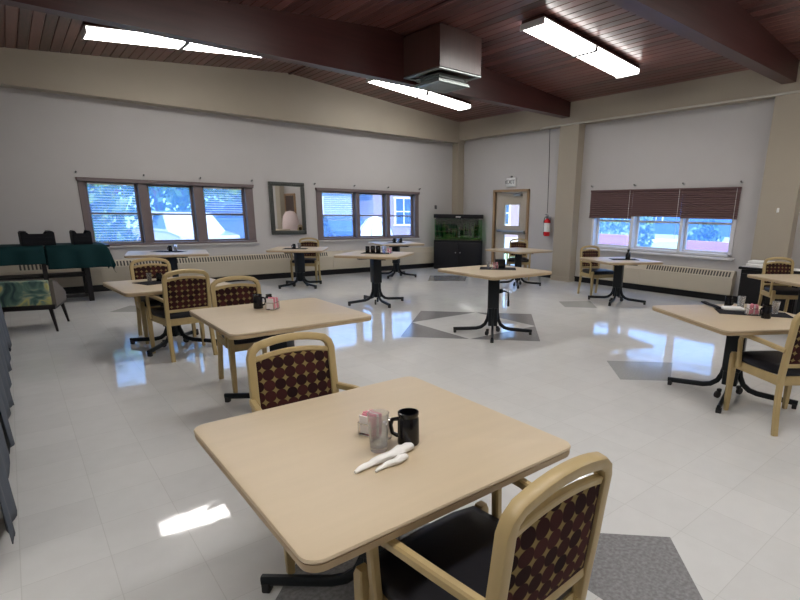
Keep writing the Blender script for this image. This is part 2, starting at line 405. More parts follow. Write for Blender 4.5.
# bulkheads (tan) round the top of the walls, pilasters
mb = MB(); z0 = 3.32
xs = [XL, 4.85, XW]
mb.prism([(XL, z0), (XW, z0)]+[(x, ceil_z(x)+.01) for x in reversed(xs)], YW-11.08, (0, 11.08, 0), ((1, 0, 0), (0, 0, 1), (0, 1, 0)))
struct(mb.build('trim_far', M['tan'], smooth=False))
mb = MB(); mb.box((9.61, (YF+11.08)/2, (3.38+ceil_z(9.61)+.01)/2), (.22, 11.08-YF, ceil_z(9.61)-3.38+.01)); struct(mb.build('trim_right', M['tan'], smooth=False))
for (x0, x1, y0, y1) in ((9.50, XW, 7.17, 7.68), (9.50, XW, 2.86, 3.40), (9.50, XW, 11.12, YW), (9.50, XW, -1.4, -.9)):
    mb = MB(); mb.box(((x0+x1)/2, (y0+y1)/2, 1.69), (x1-x0, y1-y0, 3.38)); struct(mb.build('pillar', M['tan'], smooth=False))
    mb2 = MB(); mb2.box(((x0+x1)/2-.006, (y0+y1)/2, .05), (x1-x0+.012, y1-y0+.024, .1)); struct(mb2.build('trim_pillar_base', M['tan'], smooth=False))
# beams: flat underside, top follows the ceiling
for y in (7.53, 3.24, -1.05):
    mb = MB(); xs = [XL, 4.85, 9.5]
    mb.prism([(XL, 3.53), (9.5, 3.53)]+[(x, ceil_z(x)+.01) for x in reversed(xs)], .2, (0, y-.1, 0), ((1, 0, 0), (0, 0, 1), (0, 1, 0)))
    struct(mb.build('ceiling_beam', M['beam'], smooth=False))
# baseboards
mb = MB(); mb.box(((XL+XW)/2, YW-.008, .06), (XW-XL, .016, .12)); struct(mb.build('baseboard_far', M['base'], smooth=False))
mb = MB()
for a, b in ((YF, 2.86), (3.4, 7.17), (7.68, 8.66), (9.9, 11.12)): mb.box((XW-.008, (a+b)/2, .06), (.016, b-a, .12))
struct(mb.build('baseboard_right', M['base'], smooth=False))
mb = MB(); mb.box((XL+.008, (YF+YW)/2, .06), (.016, YW-YF, .12)); struct(mb.build('baseboard_left', M['base'], smooth=False))
# painted conduit along the right bulkhead
mb = MB(); mb.tube([(9.488, y, 3.385) for y in (YF, 0, 4, 7.9)]+[(9.52, 8.25, 3.385), (9.70, 8.4, 3.40)], .018); struct(mb.build('trim_conduit', M['conduit']))

# ------------------------------------------------------------------ windows of the far wall
def far_window(name, x0, x1, panes):
    r = sempty(name, ((x0+x1)/2, YW, .82)); ox, oz = (x0+x1)/2, .82
    L = lambda x, y, z: (x-ox, y-YW, z-oz)
    mb = MB(); z0, z1 = .82, 2.0; fy = YW+.05
    def bar(xa, xb, za, zb, y=fy, d=.13): mb.box(L((xa+xb)/2, y, (za+zb)/2), (xb-xa, d, zb-za), bev=.004, seg=1)
    bar(x0, x1, z1-.06, z1, YW+.03, .17); bar(x0, x1, z0, z0+.04, YW+.03, .15)
    bar(x0, panes[0][0]-.045, z0+.04, z1-.06); bar(panes[-1][1]+.045, x1, z0+.04, z1-.06)
    for a, b in zip(panes, panes[1:]): bar(a[1]+.045, b[0]-.045, z0+.04, z1-.06)
    mb.build('frame', M['winwood'], r)
    for a, b in panes:
        s = MB(); y = YW+.12
        def sb(xa, xb, za, zb): s.box(L((xa+xb)/2, y, (za+zb)/2), (xb-xa, .04, zb-za), bev=.003, seg=1)
        sb(a-.045, a, z0+.04, z1-.06); sb(b, b+.045, z0+.04, z1-.06); sb(a, b, z1-.1, z1-.06); sb(a, b, z0+.04, z0+.075); sb(a, b, 1.375, 1.405)
        f = s.build('sash', M['winwood'], r)
        g = MB(); g.box(L((a+b)/2, y, (z0+z1)/2-.02), (b-a, .006, z1-z0-.16)); g.build('pane', M['pane'], f, smooth=False)
    sl = MB(); sl.box(L((x0+x1)/2, YW-.015, z0-.02), (x1-x0+.08, .07, .035), bev=.006); sl.build('sill', M['wall'], r)
    return r
P1 = [(1.14, 1.86), (2.09, 2.80), (3.06, 3.80)]
P2 = [(5.62, 6.42), (6.60, 7.28), (7.48, 8.17)]
far_window('window_1', 1.0, 4.0, P1); far_window('window_2', 5.43, 8.34, P2)
# raised brown shades: a stack under the head of each sash
names = ['left', 'middle', 'right']
for wi, (x0, x1, ps) in enumerate(((1.0, 4.0, P1), (5.43, 8.34, P2))):
    cuts = [x0-.02, (ps[0][1]+ps[1][0])/2, (ps[1][1]+ps[2][0])/2, x1+.02]
    for i in range(3):
        a, b = cuts[i]+.004, cuts[i+1]-.004
        t = thing('window_shade', f'brown pleated shade raised above the {names[i]} sash of the window '+('by the green-clothed table' if wi == 0 else 'by the aquarium'), 'window shade', ((a+b)/2, YW-.025, 1.955), group='raised brown shades of the far wall')
        mb = MB(); mb.box((0, 0, .035), (b-a, .045, .03), bev=.004); mb.build('headrail', M['shade'], t)
        mb = MB()
        for k in range(3): mb.box((0, 0, .014-.010*k), (b-a-.006, .040, .008), bev=.003, seg=1)
        mb.build('pleats', M['shade'], t)
# open venetian blinds in three of the sashes
for (a, b), zb, lab in ((P1[0], .90, 'white venetian blind let down in the left sash beside the green-clothed table'), (P1[2], 1.46, 'white venetian blind half lowered in the right sash of the window by the green-clothed table'), (P2[0], 1.30, 'white venetian blind half lowered in the left sash of the window beside the aquarium')):
    t = thing('venetian_blind', lab, 'blind', ((a+b)/2, YW+.07, 1.93), group='white venetian blinds')
    mb = MB(); mb.box((0, 0, -.02), (b-a-.01, .04, .03), bev=.003, seg=1); mb.build('headrail', M['slat'], t)
    mb = MB(); z = -.06
    while 1.93+z > zb:
        mb.box((0, 0, z), (b-a-.02, .026, .002), rot=Matrix.Rotation(D(18), 3, 'X')); z -= .045
    mb.build('slats', M['slat'], t, smooth=False)
    mb = MB(); mb.box((0, 0, z), (b-a-.02, .026, .012), bev=.003, seg=1); mb.build('bottom_rail', M['slat'], t)
    for q in (-.25, .25): MB().box(((b-a)*q, 0, (z-.03)/2), (.002, .002, -z)).build('ladder_cord', M['slat'], t, smooth=False)

# ------------------------------------------------------------------ window of the right wall
def right_window():
    r = sempty('window_3', (XW, 5.3, .8)); L = lambda x, y, z: (x-XW, y-5.3, z-.8)
    y0, y1, z0, z1 = 3.80, 6.80, .80, 2.0; panes = [(5.93, 6.69), (4.87, 5.74), (3.92, 4.71)]
    mb = MB()
    def bar(ya, yb, za, zb, x=XW+.05, d=.13): mb.box(L(x, (ya+yb)/2, (za+zb)/2), (d, yb-ya, zb-za), bev=.004, seg=1)
    bar(y0, y1, z1-.06, z1); bar(y0, y1, z0, z0+.04); bar(y0, 3.86, z0, z1); bar(6.75, y1, z0, z1); bar(4.76, 4.82, z0, z1); bar(5.80, 5.87, z0, z1)
    mb.build('frame', M['winwhite'], r)
    for a, b in panes:
        s = MB(); x = XW+.12
        def sb(ya, yb, za, zb): s.box(L(x, (ya+yb)/2, (za+zb)/2), (.04, yb-ya, zb-za), bev=.003, seg=1)
        sb(a-.055, a, z0+.04, z1-.06); sb(b, b+.055, z0+.04, z1-.06); sb(a, b, z1-.1, z1-.06); sb(a, b, z0+.04, z0+.08); sb(a, b, 1.36, 1.40)
        f = s.build('sash', M['winwhite'], r)
        g = MB(); g.box(L(x, (a+b)/2, 1.4), (.006, b-a, 1.05)); g.build('pane', M['pane'], f, smooth=False)
    sl = MB(); sl.box(L(XW-.03, 5.3, .765), (.10, 3.12, .035), bev=.006); sl.build('sill', M['winwhite'], r)
    ap = MB(); ap.box(L(XW-.008, 5.3, .73), (.016, 3.0, .04), bev=.004, seg=1); ap.build('apron', M['wall'], r)
right_window()
for i, (a, b, zb, lab) in enumerate(((5.86, 6.87, 1.45, 'brown pleated shade half lowered over the right-wall sash nearest the fire extinguisher'),
                            (4.82, 5.855, 1.50, 'brown pleated shade half lowered over the middle sash of the right-wall window'),
                            (3.79, 4.815, 1.48, 'brown pleated shade half lowered over the right-wall sash nearest the black cabinet'))):
    t = thing('pleated_shade', lab, 'window shade', (XW-.03, (a+b)/2, zb), group='brown shades of the right wall')
    H_ = 2.01-zb; n = 26
    prof = [(.009*(1 if k % 2 else -1), H_*k/n+.0) for k in range(n+1)]
    mb = MB(); mb.loft([[Vector((x, s_*(b-a+.003)/2, z)) for s_ in (-1, 1)]+[Vector((x+.004, s_*(b-a+.003)/2, z)) for s_ in (1, -1)] for x, z in prof]); mb.build('pleats', M['shade'], t, ang=20)
    mb = MB(); mb.box((0, 0, H_-.015), (.05, b-a-.004, .03), bev=.004); mb.build('headrail', M['shade'], t)
    mb = MB(); mb.box((0, 0, -.008), (.045, b-a-.006, .025), bev=.005); mb.build('bottom_rail', M['shade'], t)
    mb = MB(); mb.tube([(-.03, -(b-a)/2+.05, H_-.02), (-.03, -(b-a)/2+.05, -.25-.2*(i == 1))], .003, n=6); mb.build('pull_cord', M['white'], t)
# curtain-rod knobs above the windows
kb = thing('rod_knob', '', 'hook'); mb = MB(); mb.cyl((0, 0, 0), .026, .006, 14, axis='Y'); mb.build('plate', M['steel'], kb)
mb = MB(); mb.tube([(0, 0, 0), (0, -.035, 0), (0, -.05, .012)], .008); mb.blob((0, -.052, .014), .014, 2); mb.build('knob', M['grey'], kb)
KB = Kind(kb)
where = ['left end', 'first joint', 'second joint', 'right end']
for wi, row in enumerate(((1.0, 2.02, 2.99, 3.99), (5.40, 6.42, 7.38, 8.36))):
    for i, x in enumerate(row): KB.put((x, YW-.003, 2.08), 0, f'small metal rod knob above the {where[i]} of the window '+('beside the green-clothed table' if wi == 0 else 'beside the aquarium'), 'rod knobs above the windows')
for i, y in enumerate((6.86, 5.84, 4.83, 3.80)): KB.put((XW-.003, y, 2.085), -PI/2, f'small metal rod knob above the {where[i]} of the right-wall brown shades', 'rod knobs above the windows')

# ------------------------------------------------------------------ door
def exit_door():
    r = sempty('door_1', (XW, 9.28, 0)); L = lambda x, y, z: (x-XW, y-9.28, z)
    mb = MB()
    mb.box(L(XW+.03, 9.87, 1.04), (.16, .06, 2.08), bev=.005, seg=1); mb.box(L(XW+.03, 8.69, 1.04), (.16, .06, 2.08), bev=.005, seg=1)
    mb.box(L(XW+.03, 9.28, 2.05), (.16, 1.24, .06), bev=.005, seg=1); mb.build('frame', M['oak'], r)
    x = XW+.05; y0, y1 = 8.725, 9.835
    mb = MB()
    def bx(ya, yb, za, zb): mb.box(L(x, (ya+yb)/2, (za+zb)/2), (.045, yb-ya, zb-za))
    ga, gb = 9.0, 9.52
    bx(y0, ga, .01, 2.015); bx(gb, y1, .01, 2.015); bx(ga, gb, 1.72, 2.015); bx(ga, gb, .98, 1.18); bx(ga, gb, .01, .18)
    leaf = mb.build('leaf', M['door_paint'], r, smooth=False)
    for za, zb in ((1.18, 1.72), (.18, .98)):
        g = MB(); g.box(L(x, (ga+gb)/2, (za+zb)/2), (.006, gb-ga, zb-za)); g.build('pane', M['clear'], leaf, smooth=False)
        g = MB()
        for ya, yb, zc, zd in ((ga-.02, gb+.02, za-.02, za+.012), (ga-.02, gb+.02, zb-.012, zb+.02), (ga-.02, ga+.012, za, zb), (gb-.012, gb+.02, za, zb)):
            g.box(L(x-.026, (ya+yb)/2, (zc+zd)/2), (.012, yb-ya, zd-zc))
        g.build('glazing_bead', M['door_paint'], leaf, smooth=False)
    mb = MB(); mb.box(L(x-.06, 9.28, 1.05), (.05, .98, .05), bev=.01); mb.box(L(x-.035, 8.83, 1.05), (.07, .08, .07), bev=.008); mb.box(L(x-.035, 9.73, 1.05), (.07, .08, .07), bev=.008); mb.build('push_bar', M['steel'], leaf)
    mb = MB(); mb.box(L(x-.06, 9.05, 1.95), (.07, .26, .06), bev=.008); mb.tube([L(x-.07, 9.12, 1.985), L(x-.17, 9.38, 2.0), L(x-.07, 9.62, 2.03)], .010); mb.build('door_closer', M['steel'], leaf)
exit_door()
# the dark door beyond the frame that the mirror shows
mb = MB(); mb.box((XW-.02, -.25, 1.05), (.04, .95, 2.1), bev=.004, seg=1); d = mb.build('door_2', M['brown_door']); struct(d)
mb = MB()
for y in (-.76, .26): mb.box((XW-.03, y, 1.06), (.06, .08, 2.12))
mb.box((XW-.03, -.25, 2.15), (.06, 1.1, .08)); mb.build('frame', M['oak'], d, smooth=False)

# exit sign
t = thing('exit_sign', 'white exit sign mounted on the wall above the door', 'sign', (XW-.03, 9.27, 2.255))
mb = MB(); mb.box((0, 0, 0), (.05, .32, .22), bev=.01); mb.build('housing', M['white'], t)
fc = bpy.data.curves.new('lettering', 'FONT'); fc.body = 'EXIT'; fc.size = .145; fc.align_x = 'CENTER'; fc.align_y = 'CENTER'; fc.extrude = .003
ft = bpy.data.objects.new('text', fc); COL.objects.link(ft); fm_ = bpy.data.meshes.new_from_object(ft.evaluated_get(bpy.context.evaluated_depsgraph_get())); bpy.data.objects.remove(ft); fo = bpy.data.objects.new('lettering', fm_); COL.objects.link(fo); fm_.materials.clear(); fm_.materials.append(M['ink']); fo.parent = t
fo.location = (-.028, 0, 0); fo.rotation_euler = (PI/2, 0, -PI/2)
MB().cyl((0, 0, .125), .025, .05, 12).build('mount', M['grey'], t); MB().box((0, .176, .0), (.05, .03, .07), bev=.006).build('test_switch', M['grey'], t)

# fire extinguisher
t = thing('fire_extinguisher', 'red fire extinguisher hanging on the wall between door and tan pillar', 'fire extinguisher', (XW-.10, 7.99, .99))
mb = MB(); mb.lathe([(.001, 0), (.06, 0), (.072, .012), (.074, .05), (.074, .33), (.066, .365), (.035, .39), (.026, .405), (.001, .405)], n=24); c = mb.build('cylinder', M['red'], t)
mb = MB(); mb.lathe([(.0748, .10), (.0756, .102), (.0756, .30), (.0748, .302)], n=24); mb.build('paper_label', M['white'], c)
mb = MB(); mb.cyl((0, 0, .42), .022, .05, 12); mb.box((-.03, 0, .455), (.12, .022, .014), bev=.004); mb.box((-.035, 0, .49), (.13, .022, .012), rot=Matrix.Rotation(D(12), 3, 'Y'), bev=.004); mb.build('valve_head', M['grey'], t)
mb = MB(); mb.tube([(0, .025, .43), (-.01, .08, .42), (-.01, .095, .33), (-.01, .088, .15), (-.01, .085, .08)], .011); mb.cyl((-.01, .085, .06), .014, .07, 10, r2=.011); mb.build('hose', M['rubber'], t)
mb = MB(); mb.box((.085, 0, .40), (.02, .06, .10)); mb.box((.05, 0, .41), (.07, .03, .02)); mb.build('bracket', M['steel'], t, smooth=False)
mb = MB(); mb.tube([(XW-.008, 8.08, 1.52), (XW-.008, 8.10, 2.4), (XW-.008, 8.14, 3.38)], .006, n=6); tag(mb.build('wall_cable', M['cable']), 'thin dark cable running up the wall above the fire extinguisher', 'cable')

# ------------------------------------------------------------------ heaters
def heater(name, lab, ax, u0, u1, segs):
    """ax 'y': runs along x on the far wall; segs: grille stretches"""
    t = thing(name, lab, 'radiator', ((u0+u1)/2, YW, 0) if ax == 'y' else (XW, (u0+u1)/2, 0)); uo = (u0+u1)/2
    def P(u, d, z): return (u-uo, -d, z) if ax == 'y' else (-d, u-uo, z)
    prof = [(.0, .13), (.115, .13), (.13, .145), (.13, .44), (.07, .56), (.0, .56)]
    mb = MB(); mb.loft([[Vector(P(u, d, z)) for d, z in prof] for u in (u0, u1)]); mb.build('cover', M['heater'], t, smooth=False)
    for a, b in segs:
        mb = MB(); n = int((b-a)/.052); nrm = Vector((.12, .06)).normalized()
        for k in range(n):
            u = a+(k+.5)*(b-a)/n; q = [(.123, .458), (.081, .541)]
            w = .013
            pts = [P(u-w, q[0][0]+.004, q[0][1]+.002), P(u+w, q[0][0]+.004, q[0][1]+.002), P(u+w, q[1][0]+.004, q[1][1]+.002), P(u-w, q[1][0]+.004, q[1][1]+.002)]
            pb = [P(u-w, q[0][0]-.004, q[0][1]-.002), P(u+w, q[0][0]-.004, q[0][1]-.002), P(u+w, q[1][0]-.004, q[1][1]-.002), P(u-w, q[1][0]-.004, q[1][1]-.002)]
            mb.loft([[Vector(p) for p in pb], [Vector(p) for p in pts]])
        mb.build('grille', M['slot'], t, smooth=False)
    mb = MB()
    for u in segs and [s[1]+.12 for s in segs]:
        if u0 < u < u1: mb.box(P(u, .131, .30), (.004, .012, .28) if ax == 'y' else (.012, .004, .28))
    mb.build('seam_strip', M['heater'], t, smooth=False)
heater('baseboard_heater', 'long beige baseboard heater under the windows of the far wall', 'y', -1.5, 9.0, [(.0, 1.0), (1.06, 5.6)])
heater('baseboard_heater', 'beige baseboard heater under the brown shades of the right wall', 'x', 3.68, 6.95, [(3.72, 5.36)])

# ------------------------------------------------------------------ ceiling lights and duct
def light_proto():
    t = thing('fluorescent_light', '', 'ceiling light')
    mb = MB(); mb.box((0, 0, -.022), (2.46, .40, .044), bev=.003, seg=1); mb.build('mounting_channel', M['beam'], t, smooth=False)
    mb = MB(); mb.box((0, 0, -.052), (2.46, .44, .018), bev=.004); mb.build('housing', M['fixture'], t)
    for s_ in (-1, 1):
        mb = MB(); w = .215
        prof = [(-w, -.06), (w, -.06), (w-.005, -.105), (w-.04, -.125), (-w+.04, -.125), (-w+.005, -.105)]
        mb.prism(prof, 1.195, (s_*.612-1.195/2, 0, 0), ((0, 1, 0), (0, 0, 1), (1, 0, 0))); mb.build('lens', M['tube'], t, ang=50)
    mb = MB()
    mb.bm.free()
    for x, nm, wd in ((-1.225, 'end_cap', .022), (0, 'joint_cap', .06), (1.225, 'end_cap', .022)): MB().box((x, 0, -.095), (wd, .44, .074), bev=.004, seg=1).build(nm, M['grey_metal' if x == 0 else 'fixture'], t)
    return t
LP = Kind(light_proto()); sl = math.atan(.088)
def put_light(x, y, drop, lab, grp=None):
    o = LP.put((x, y, ceil_z(x)-drop), 0, lab, 'fluorescent ceiling lights'); o.rotation_euler = (0, -sl if x < 4.85 else sl, 0)
    return o
put_light(2.34, 9.05, .06, 'lit fluorescent light above the left window, partly screened by the big beam')
put_light(7.08, 9.50, .02, 'lit fluorescent light beyond the beam, behind the air diffuser')
put_light(7.10, 5.34, .02, 'lit fluorescent light on the planks between the two dark beams')
for x, y, w in ((2.34, 5.28, 'left of the ridge between the beams'), (7.4, 1.1, 'right of the ridge on the near side of the second beam'), (2.6, 1.1, 'just left of the ridge on the near side of the second beam'), (-.35, 1.1, 'over the left wall end on the near side of the second beam'), (2.34, -2.9, 'left of the ridge in the bay behind the camera'), (7.4, -2.9, 'right of the ridge in the bay behind the camera')):
    put_light(x, y, .02, 'unseen fill light '+w)  # extra out-of-frame fixtures, added as fill to brighten the foreground and room

t = thing('duct_box', 'dark boarded duct box fixed to the side of the first ceiling beam', 'duct', (5.585, 6.96, 3.59))
z1 = ceil_z(5.585)-3.59
mb = MB(); mb.box((0, 0, (z1+.02)/2), (.83, .93, z1-.02)); mb.build('casing', M['duct_wood'], t, smooth=False)
mb = MB()
for x, y, dx, dy in ((0, -.43, .85, .07), (0, .43, .85, .07), (-.39, 0, .07, .80), (.39, 0, .07, .80)): mb.box((x, y, .0), (dx, dy, .02), bev=.003, seg=1)
mb.build('trim_frame', M['grille'], t)
t = thing('air_vent', 'square grey air diffuser hanging under the dark duct box', 'air vent', (5.585, 6.96, 3.58))
def sqring(w, z): return [Vector((x*w/2, y*w/2, z)) for x, y in ((-1, -1), (1, -1), (1, 1), (-1, 1))]
mb = MB(); mb.loft([sqring(.50, 0), sqring(.50, -.10)]); mb.build('neck', M['grille'], t, smooth=False)
mb = MB()
for w, z in ((.60, -.015), (.58, -.05), (.60, -.09)): mb.loft([sqring(w-.10, z+.015), sqring(w, z), sqring(w, z-.008), sqring(w-.08, z-.002)])
mb.build('louvre', M['grille'], t, smooth=False)
mb = MB(); mb.loft([sqring(.62, -.105), sqring(.62, -.13), sqring(.5, -.14), sqring(.3, -.13)]); mb.build('face_plate', M['grille'], t, smooth=False)

# ------------------------------------------------------------------ mirror
t = thing('wall_mirror', 'rectangular mirror in a dark ornate frame on the wall between the windows', 'mirror', (4.735, YW-.03, 1.53))
W_, H_ = .80, 1.12
mb = MB(); fw_ = .085
for x, z, dx, dz in ((0, H_/2-fw_/2, W_, fw_), (0, -H_/2+fw_/2, W_, fw_), (-W_/2+fw_/2, 0, fw_, H_-2*fw_), (W_/2-fw_/2, 0, fw_, H_-2*fw_)): mb.box((x, -.002, z), (dx, .055, dz), bev=.012)
fr = mb.build('frame', M['pewter'], t)
mb = MB()
for k in range(22):
    for sx in (-1, 1): mb.blob((sx*(W_/2-.045), -.03, -H_/2+.05+k*(H_-.1)/21), .016, 1)
for k in range(15):
    for sz in (-1, 1): mb.blob((-W_/2+.05+k*(W_-.1)/14, -.03, sz*(H_/2-.045)), .016, 1)
mb.build('beading', M['pewter'], fr)
mb = MB(); mb.box((0, .004, 0), (W_-2*fw_+.01, .012, H_-2*fw_+.01)); mb.build('glass', M['mirror'], t, smooth=False)
# thing seen only in the mirror
t = thing('covered_cart', 'domed cart under a pale pink cloth, seen only reflected in the wall mirror', 'cart', (9.20, .85, 0))
mb = MB(); mb.lathe([(.35, .25), (.36, .6), (.35, .95), (.30, 1.22), (.19, 1.40), (.02, 1.45)], n=28); mb.build('cloth', M['pinkcloth'], t)
mb = MB()
for a in range(4): mb.cyl((.28*math.cos(a*PI/2+.7), .28*math.sin(a*PI/2+.7), .15), .02, .3, 10)
mb.build('legs', M['iron'], t)

# small wall things
mb = MB(); mb.box((8.92, YW-.012, 1.63), (.07, .024, .10), bev=.006); tag(mb.build('thermostat', M['grey']), 'small dark thermostat on the wall between window and aquarium', 'thermostat')
t = thing('outlet_box', 'small outlet box with plug on the wall left of the aquarium', 'outlet', (9.0, YW-.02, .80)); mb = MB(); mb.box((0, 0, 0), (.07, .03, .11), bev=.006); mb.build('plate', M['white'], t); mb = MB(); mb.box((0, -.02, -.02), (.035, .03, .035), bev=.005); mb.tube([(0, -.03, -.03), (.01, -.035, -.2), (.06, -.03, -.42)], .006); mb.build('plug', M['rubber'], t)
t = thing('wall_hook', 'tiny white hook on the tan pillar above the black cabinet', 'hook', (9.495, 3.1, 1.62)); mb = MB(); mb.box((0, 0, 0), (.014, .035, .07), bev=.006); mb.tube([(0, 0, -.02), (-.03, 0, -.035), (-.04, 0, -.005)], .008); mb.build('hook', M['white'], t)

# ------------------------------------------------------------------ aquarium (set across the corner)
t = thing('aquarium', 'green lit aquarium on a black cabinet across the room corner', 'aquarium', (9.20, 10.70, 0), D(-45))
# local: x along the front (width), front at -y
W_, Dp, zt, zh = 1.30, .46, .76, 1.45
mb = MB(); mb.box((0, 0, zt/2), (W_, Dp, zt-.02), bev=.006, seg=1); mb.box((0, 0, .03), (W_-.04, Dp-.04, .06)); cb = mb.build('cabinet', M['tank_black'], t)
for s_ in (-1, 1):
    mb = MB(); mb.box((s_*.315, -Dp/2-.008, .40), (.61, .018, .62), bev=.006); dr = mb.build('cabinet_door', M['tank_black'], cb)
    mb = MB(); mb.cyl((s_*.06, -Dp/2-.03, .45), .012, .03, 12, axis='Y'); mb.build('knob', M['steel'], dr)
tk = MB()
for x, y, dx, dy in ((0, -Dp/2+.006, W_-.01, .008), (-W_/2+.012, 0, .008, Dp-.02), (W_/2-.012, 0, .008, Dp-.02)): tk.box((x, y, (zt+zh-.10)/2), (dx, dy, zh-.10-zt))
tk.build('tank_glass', M['tank_glass'], t, smooth=False)
mb = MB(); mb.box((0, Dp/2-.012, (zt+zh-.1)/2), (W_-.01, .012, zh-.1-zt)); mb.build('backing', M['tank_back'], t, smooth=False)
mb = MB(); mb.box((0, 0, zh-.05), (W_+.01, Dp+.01, .10), bev=.006); mb.box((.0, -Dp/2-.008, zh-.075), (.14, .012, .02)); hd = mb.build('hood', M['tank_black'], t)
mb = MB(); mb.box((0, -Dp/2-.016, zh-.065), (.13, .004, .022)); mb.build('hood_plate', M['white'], hd, smooth=False)
mb = MB(); mb.box((0, 0, zh-.096), (W_-.25, .06, .004)); mb.build('lamp', M['tank_lamp'], hd, smooth=False)
mb = MB(); mb.box((0, 0, zt+.0), (W_, Dp, .03), bev=.004, seg=1); mb.build('tank_rim', M['tank_black'], t)
mb = MB(); mb.box((0, 0, (zt+zh-.13)/2+.012), (W_-.04, Dp-.05, zh-.16-zt)); mb.build('water', M['water'], t, smooth=False)
mb = MB(); mb.box((0, 0, zt+.04), (W_-.05, Dp-.05, .05), bev=.01); mb.build('gravel_bed', M['gravel'], t)
rnd = random.Random(3)
for i in range(9):
    mb = MB(); x = -W_/2+.12+i*.13; y = rnd.uniform(.0, .14)
    for k in range(9):
        h = rnd.uniform(.12, .46); a = rnd.uniform(0, 2*PI); q = rnd.uniform(.02, .07)
        p = [(x, y, zt+.05), (x+q*.5*math.cos(a), y+q*.5*math.sin(a), zt+.05+h*.5), (x+q*math.cos(a), y+q*math.sin(a), zt+.05+h)]
        mb.sweep(p, .022, .004, up=(math.cos(a), math.sin(a), .1), n=6)
    mb.build('water_plant', M['plant' if i % 2 else 'plant2'], t)
mb = MB(); mb.blob((-.28, -.02, zt+.10), (.14, .09, .08), 2, .12); mb.blob((.18, -.05, zt+.09), (.2, .09, .06), 2, .12); mb.build('rock', M['gravel'], t)

# ------------------------------------------------------------------ dining tables
def table_proto(name):
    """top at z = 0 (the Empty stands on the floor, pieces are given for height h)"""
    return name
def rrect(w, r, n=6):
    pts = []
    for cx, cy, a0 in ((1, 1, 0), (-1, 1, 90), (-1, -1, 180), (1, -1, 270)):
        for k in range(n+1):
            a = D(a0+90*k/n); pts.append((cx*(w/2-r)+r*math.cos(a), cy*(w/2-r)+r*math.sin(a)))
    return pts
TS = 1.04
def ins(poly, w, d): return [(x*(w-2*d)/w, y*(w-2*d)/w) for x, y in poly]
mb = MB(); rp_ = rrect(TS, .05)
mb.loft([[Vector((x, y, z)) for x, y in ins(rp_, TS, d)] for d, z in ((.004, -.0005), (.0, -.003), (.0, -.0045))] + [[Vector((x, y, -.0045)) for x, y in ins(rp_, TS, .03)]], cap=True)
me_top = mb
def make_table(loc, h, rz, label, crank=False, casters=True):
    t = thing('dining_table', label, 'table', (loc[0], loc[1], 0), rz, 'square maple-topped dining tables')
    def part(nm, key, builder, m, zoff=0., par=None, rot=0.):
        if key not in TM:
            mb = MB(); builder(mb); o = mb.build(nm, m); TM[key] = o.data; o.parent = par or t
        else:
            o = bpy.data.objects.new(nm, TM[key]); COL.objects.link(o); o.parent = par or t
        o.location = (0, 0, zoff); o.rotation_euler = (0, 0, rot); return o
    def top(mb):
        mb.loft([[Vector((x, y, z)) for x, y in ins(rp_, TS, d)] for d, z in ((.010, -.016), (.001, -.012), (.0, -.008), (.003, -.002), (.010, 0.))])
    tp = part('tabletop', 'top', top, M['maple'], h)
    def edge(mb):
        mb.loft([[Vector((x, y, z)) for x, y in ins(rp_, TS, d)] for d, z in ((.012, -.042), (.004, -.038), (.002, -.030), (.002, -.016), (.012, -.014))])
    part('edge_band', 'edge', edge, M['maple_edge'], h)
    def plate(mb): mb.box((0, 0, -.056), (.50, .50, .024), bev=.004, seg=1); mb.box((0, 0, -.075), (.62, .07, .02), rz=PI/4); mb.box((0, 0, -.075), (.62, .07, .02), rz=-PI/4)
    part('support_plate', 'plate', plate, M['iron'], h)
    def sleeve(mb): mb.box((0, 0, -.27), (.155, .145, .42), rz=PI/4, bev=.012)
    part('sleeve', 'sleeve', sleeve, M['iron'], h)
    def post(mb): mb.box((0, 0, .33), (.128, .118, .44), rz=PI/4, bev=.010)
    part('post', 'post', post, M['iron'])
    def leg(mb):
        pts = [(.050, 0, .36), (.055, 0, .27), (.070, 0, .19), (.10, 0, .125), (.15, 0, .085), (.21, 0, .068), (.30, 0, .062), (.40, 0, .056), (.505, 0, .050)]
        mb.sweep(pts, .045, .032, up=(0, 1, 0.001), n=8, e=.6)
    def glide(mb): mb.box((.485, 0, .022), (.035, .042, .044), bev=.006)
    for k in range(4):
        lg = part('leg', 'leg', leg, M['iron'], 0, rot=D(45+90*k)); part('glide', 'glide', glide, M['rubber'], 0, par=lg)
    if casters:
        def cast(mb): mb.cyl((.13, 0, .031), .031, .022, 16, axis='Y'); mb.box((.115, 0, .066), (.035, .028, .03), bev=.004, seg=1)
        for k in (0, 2): part('caster', 'caster', cast, M['rubber'], 0, rot=D(90*k+12))
    if crank:
        def cr(mb): mb.tube([(.075, -.03, -.27), (.13, -.07, -.27), (.16, -.10, -.29), (.165, -.105, -.40)], .010); mb.cyl((.165, -.105, -.43), .014, .07, 12); mb.cyl((.085, -.035, -.27), .03, .04, 12, axis='X')
        part('crank_handle', 'crank', cr, M['iron'], h)
    return t
TM = {}
TB = {}
def T(key, x, y, h, rz, label, **k): TB[key] = (x, y, h); return make_table((x, y), h, D(rz), label, **k)
T('t1', .918, 1.507, .715, 0, 'large near maple table with glass tumbler, black mug and rolled napkins').scale = (.985, .985, 1)
T('t2', 1.47, 3.80, .75, 0, 'maple table with a black mug and packet cup, just behind the nearest table')
T('t3', 1.23, 6.36, .705, 4, 'low maple table between two patterned chairs, below the left window')
T('t4', 2.03, 10.15, .755, -12, 'maple table standing right under the left window, in front of the heater').scale = (1.2, 1, 1)
T('t5', 4.31, 9.91, .76, -34, 'maple table in front of the wall mirror with one chair behind it')
T('t6', 4.50, 7.33, .83, 38, 'tall maple table with a row of black mugs, in front of the second window')
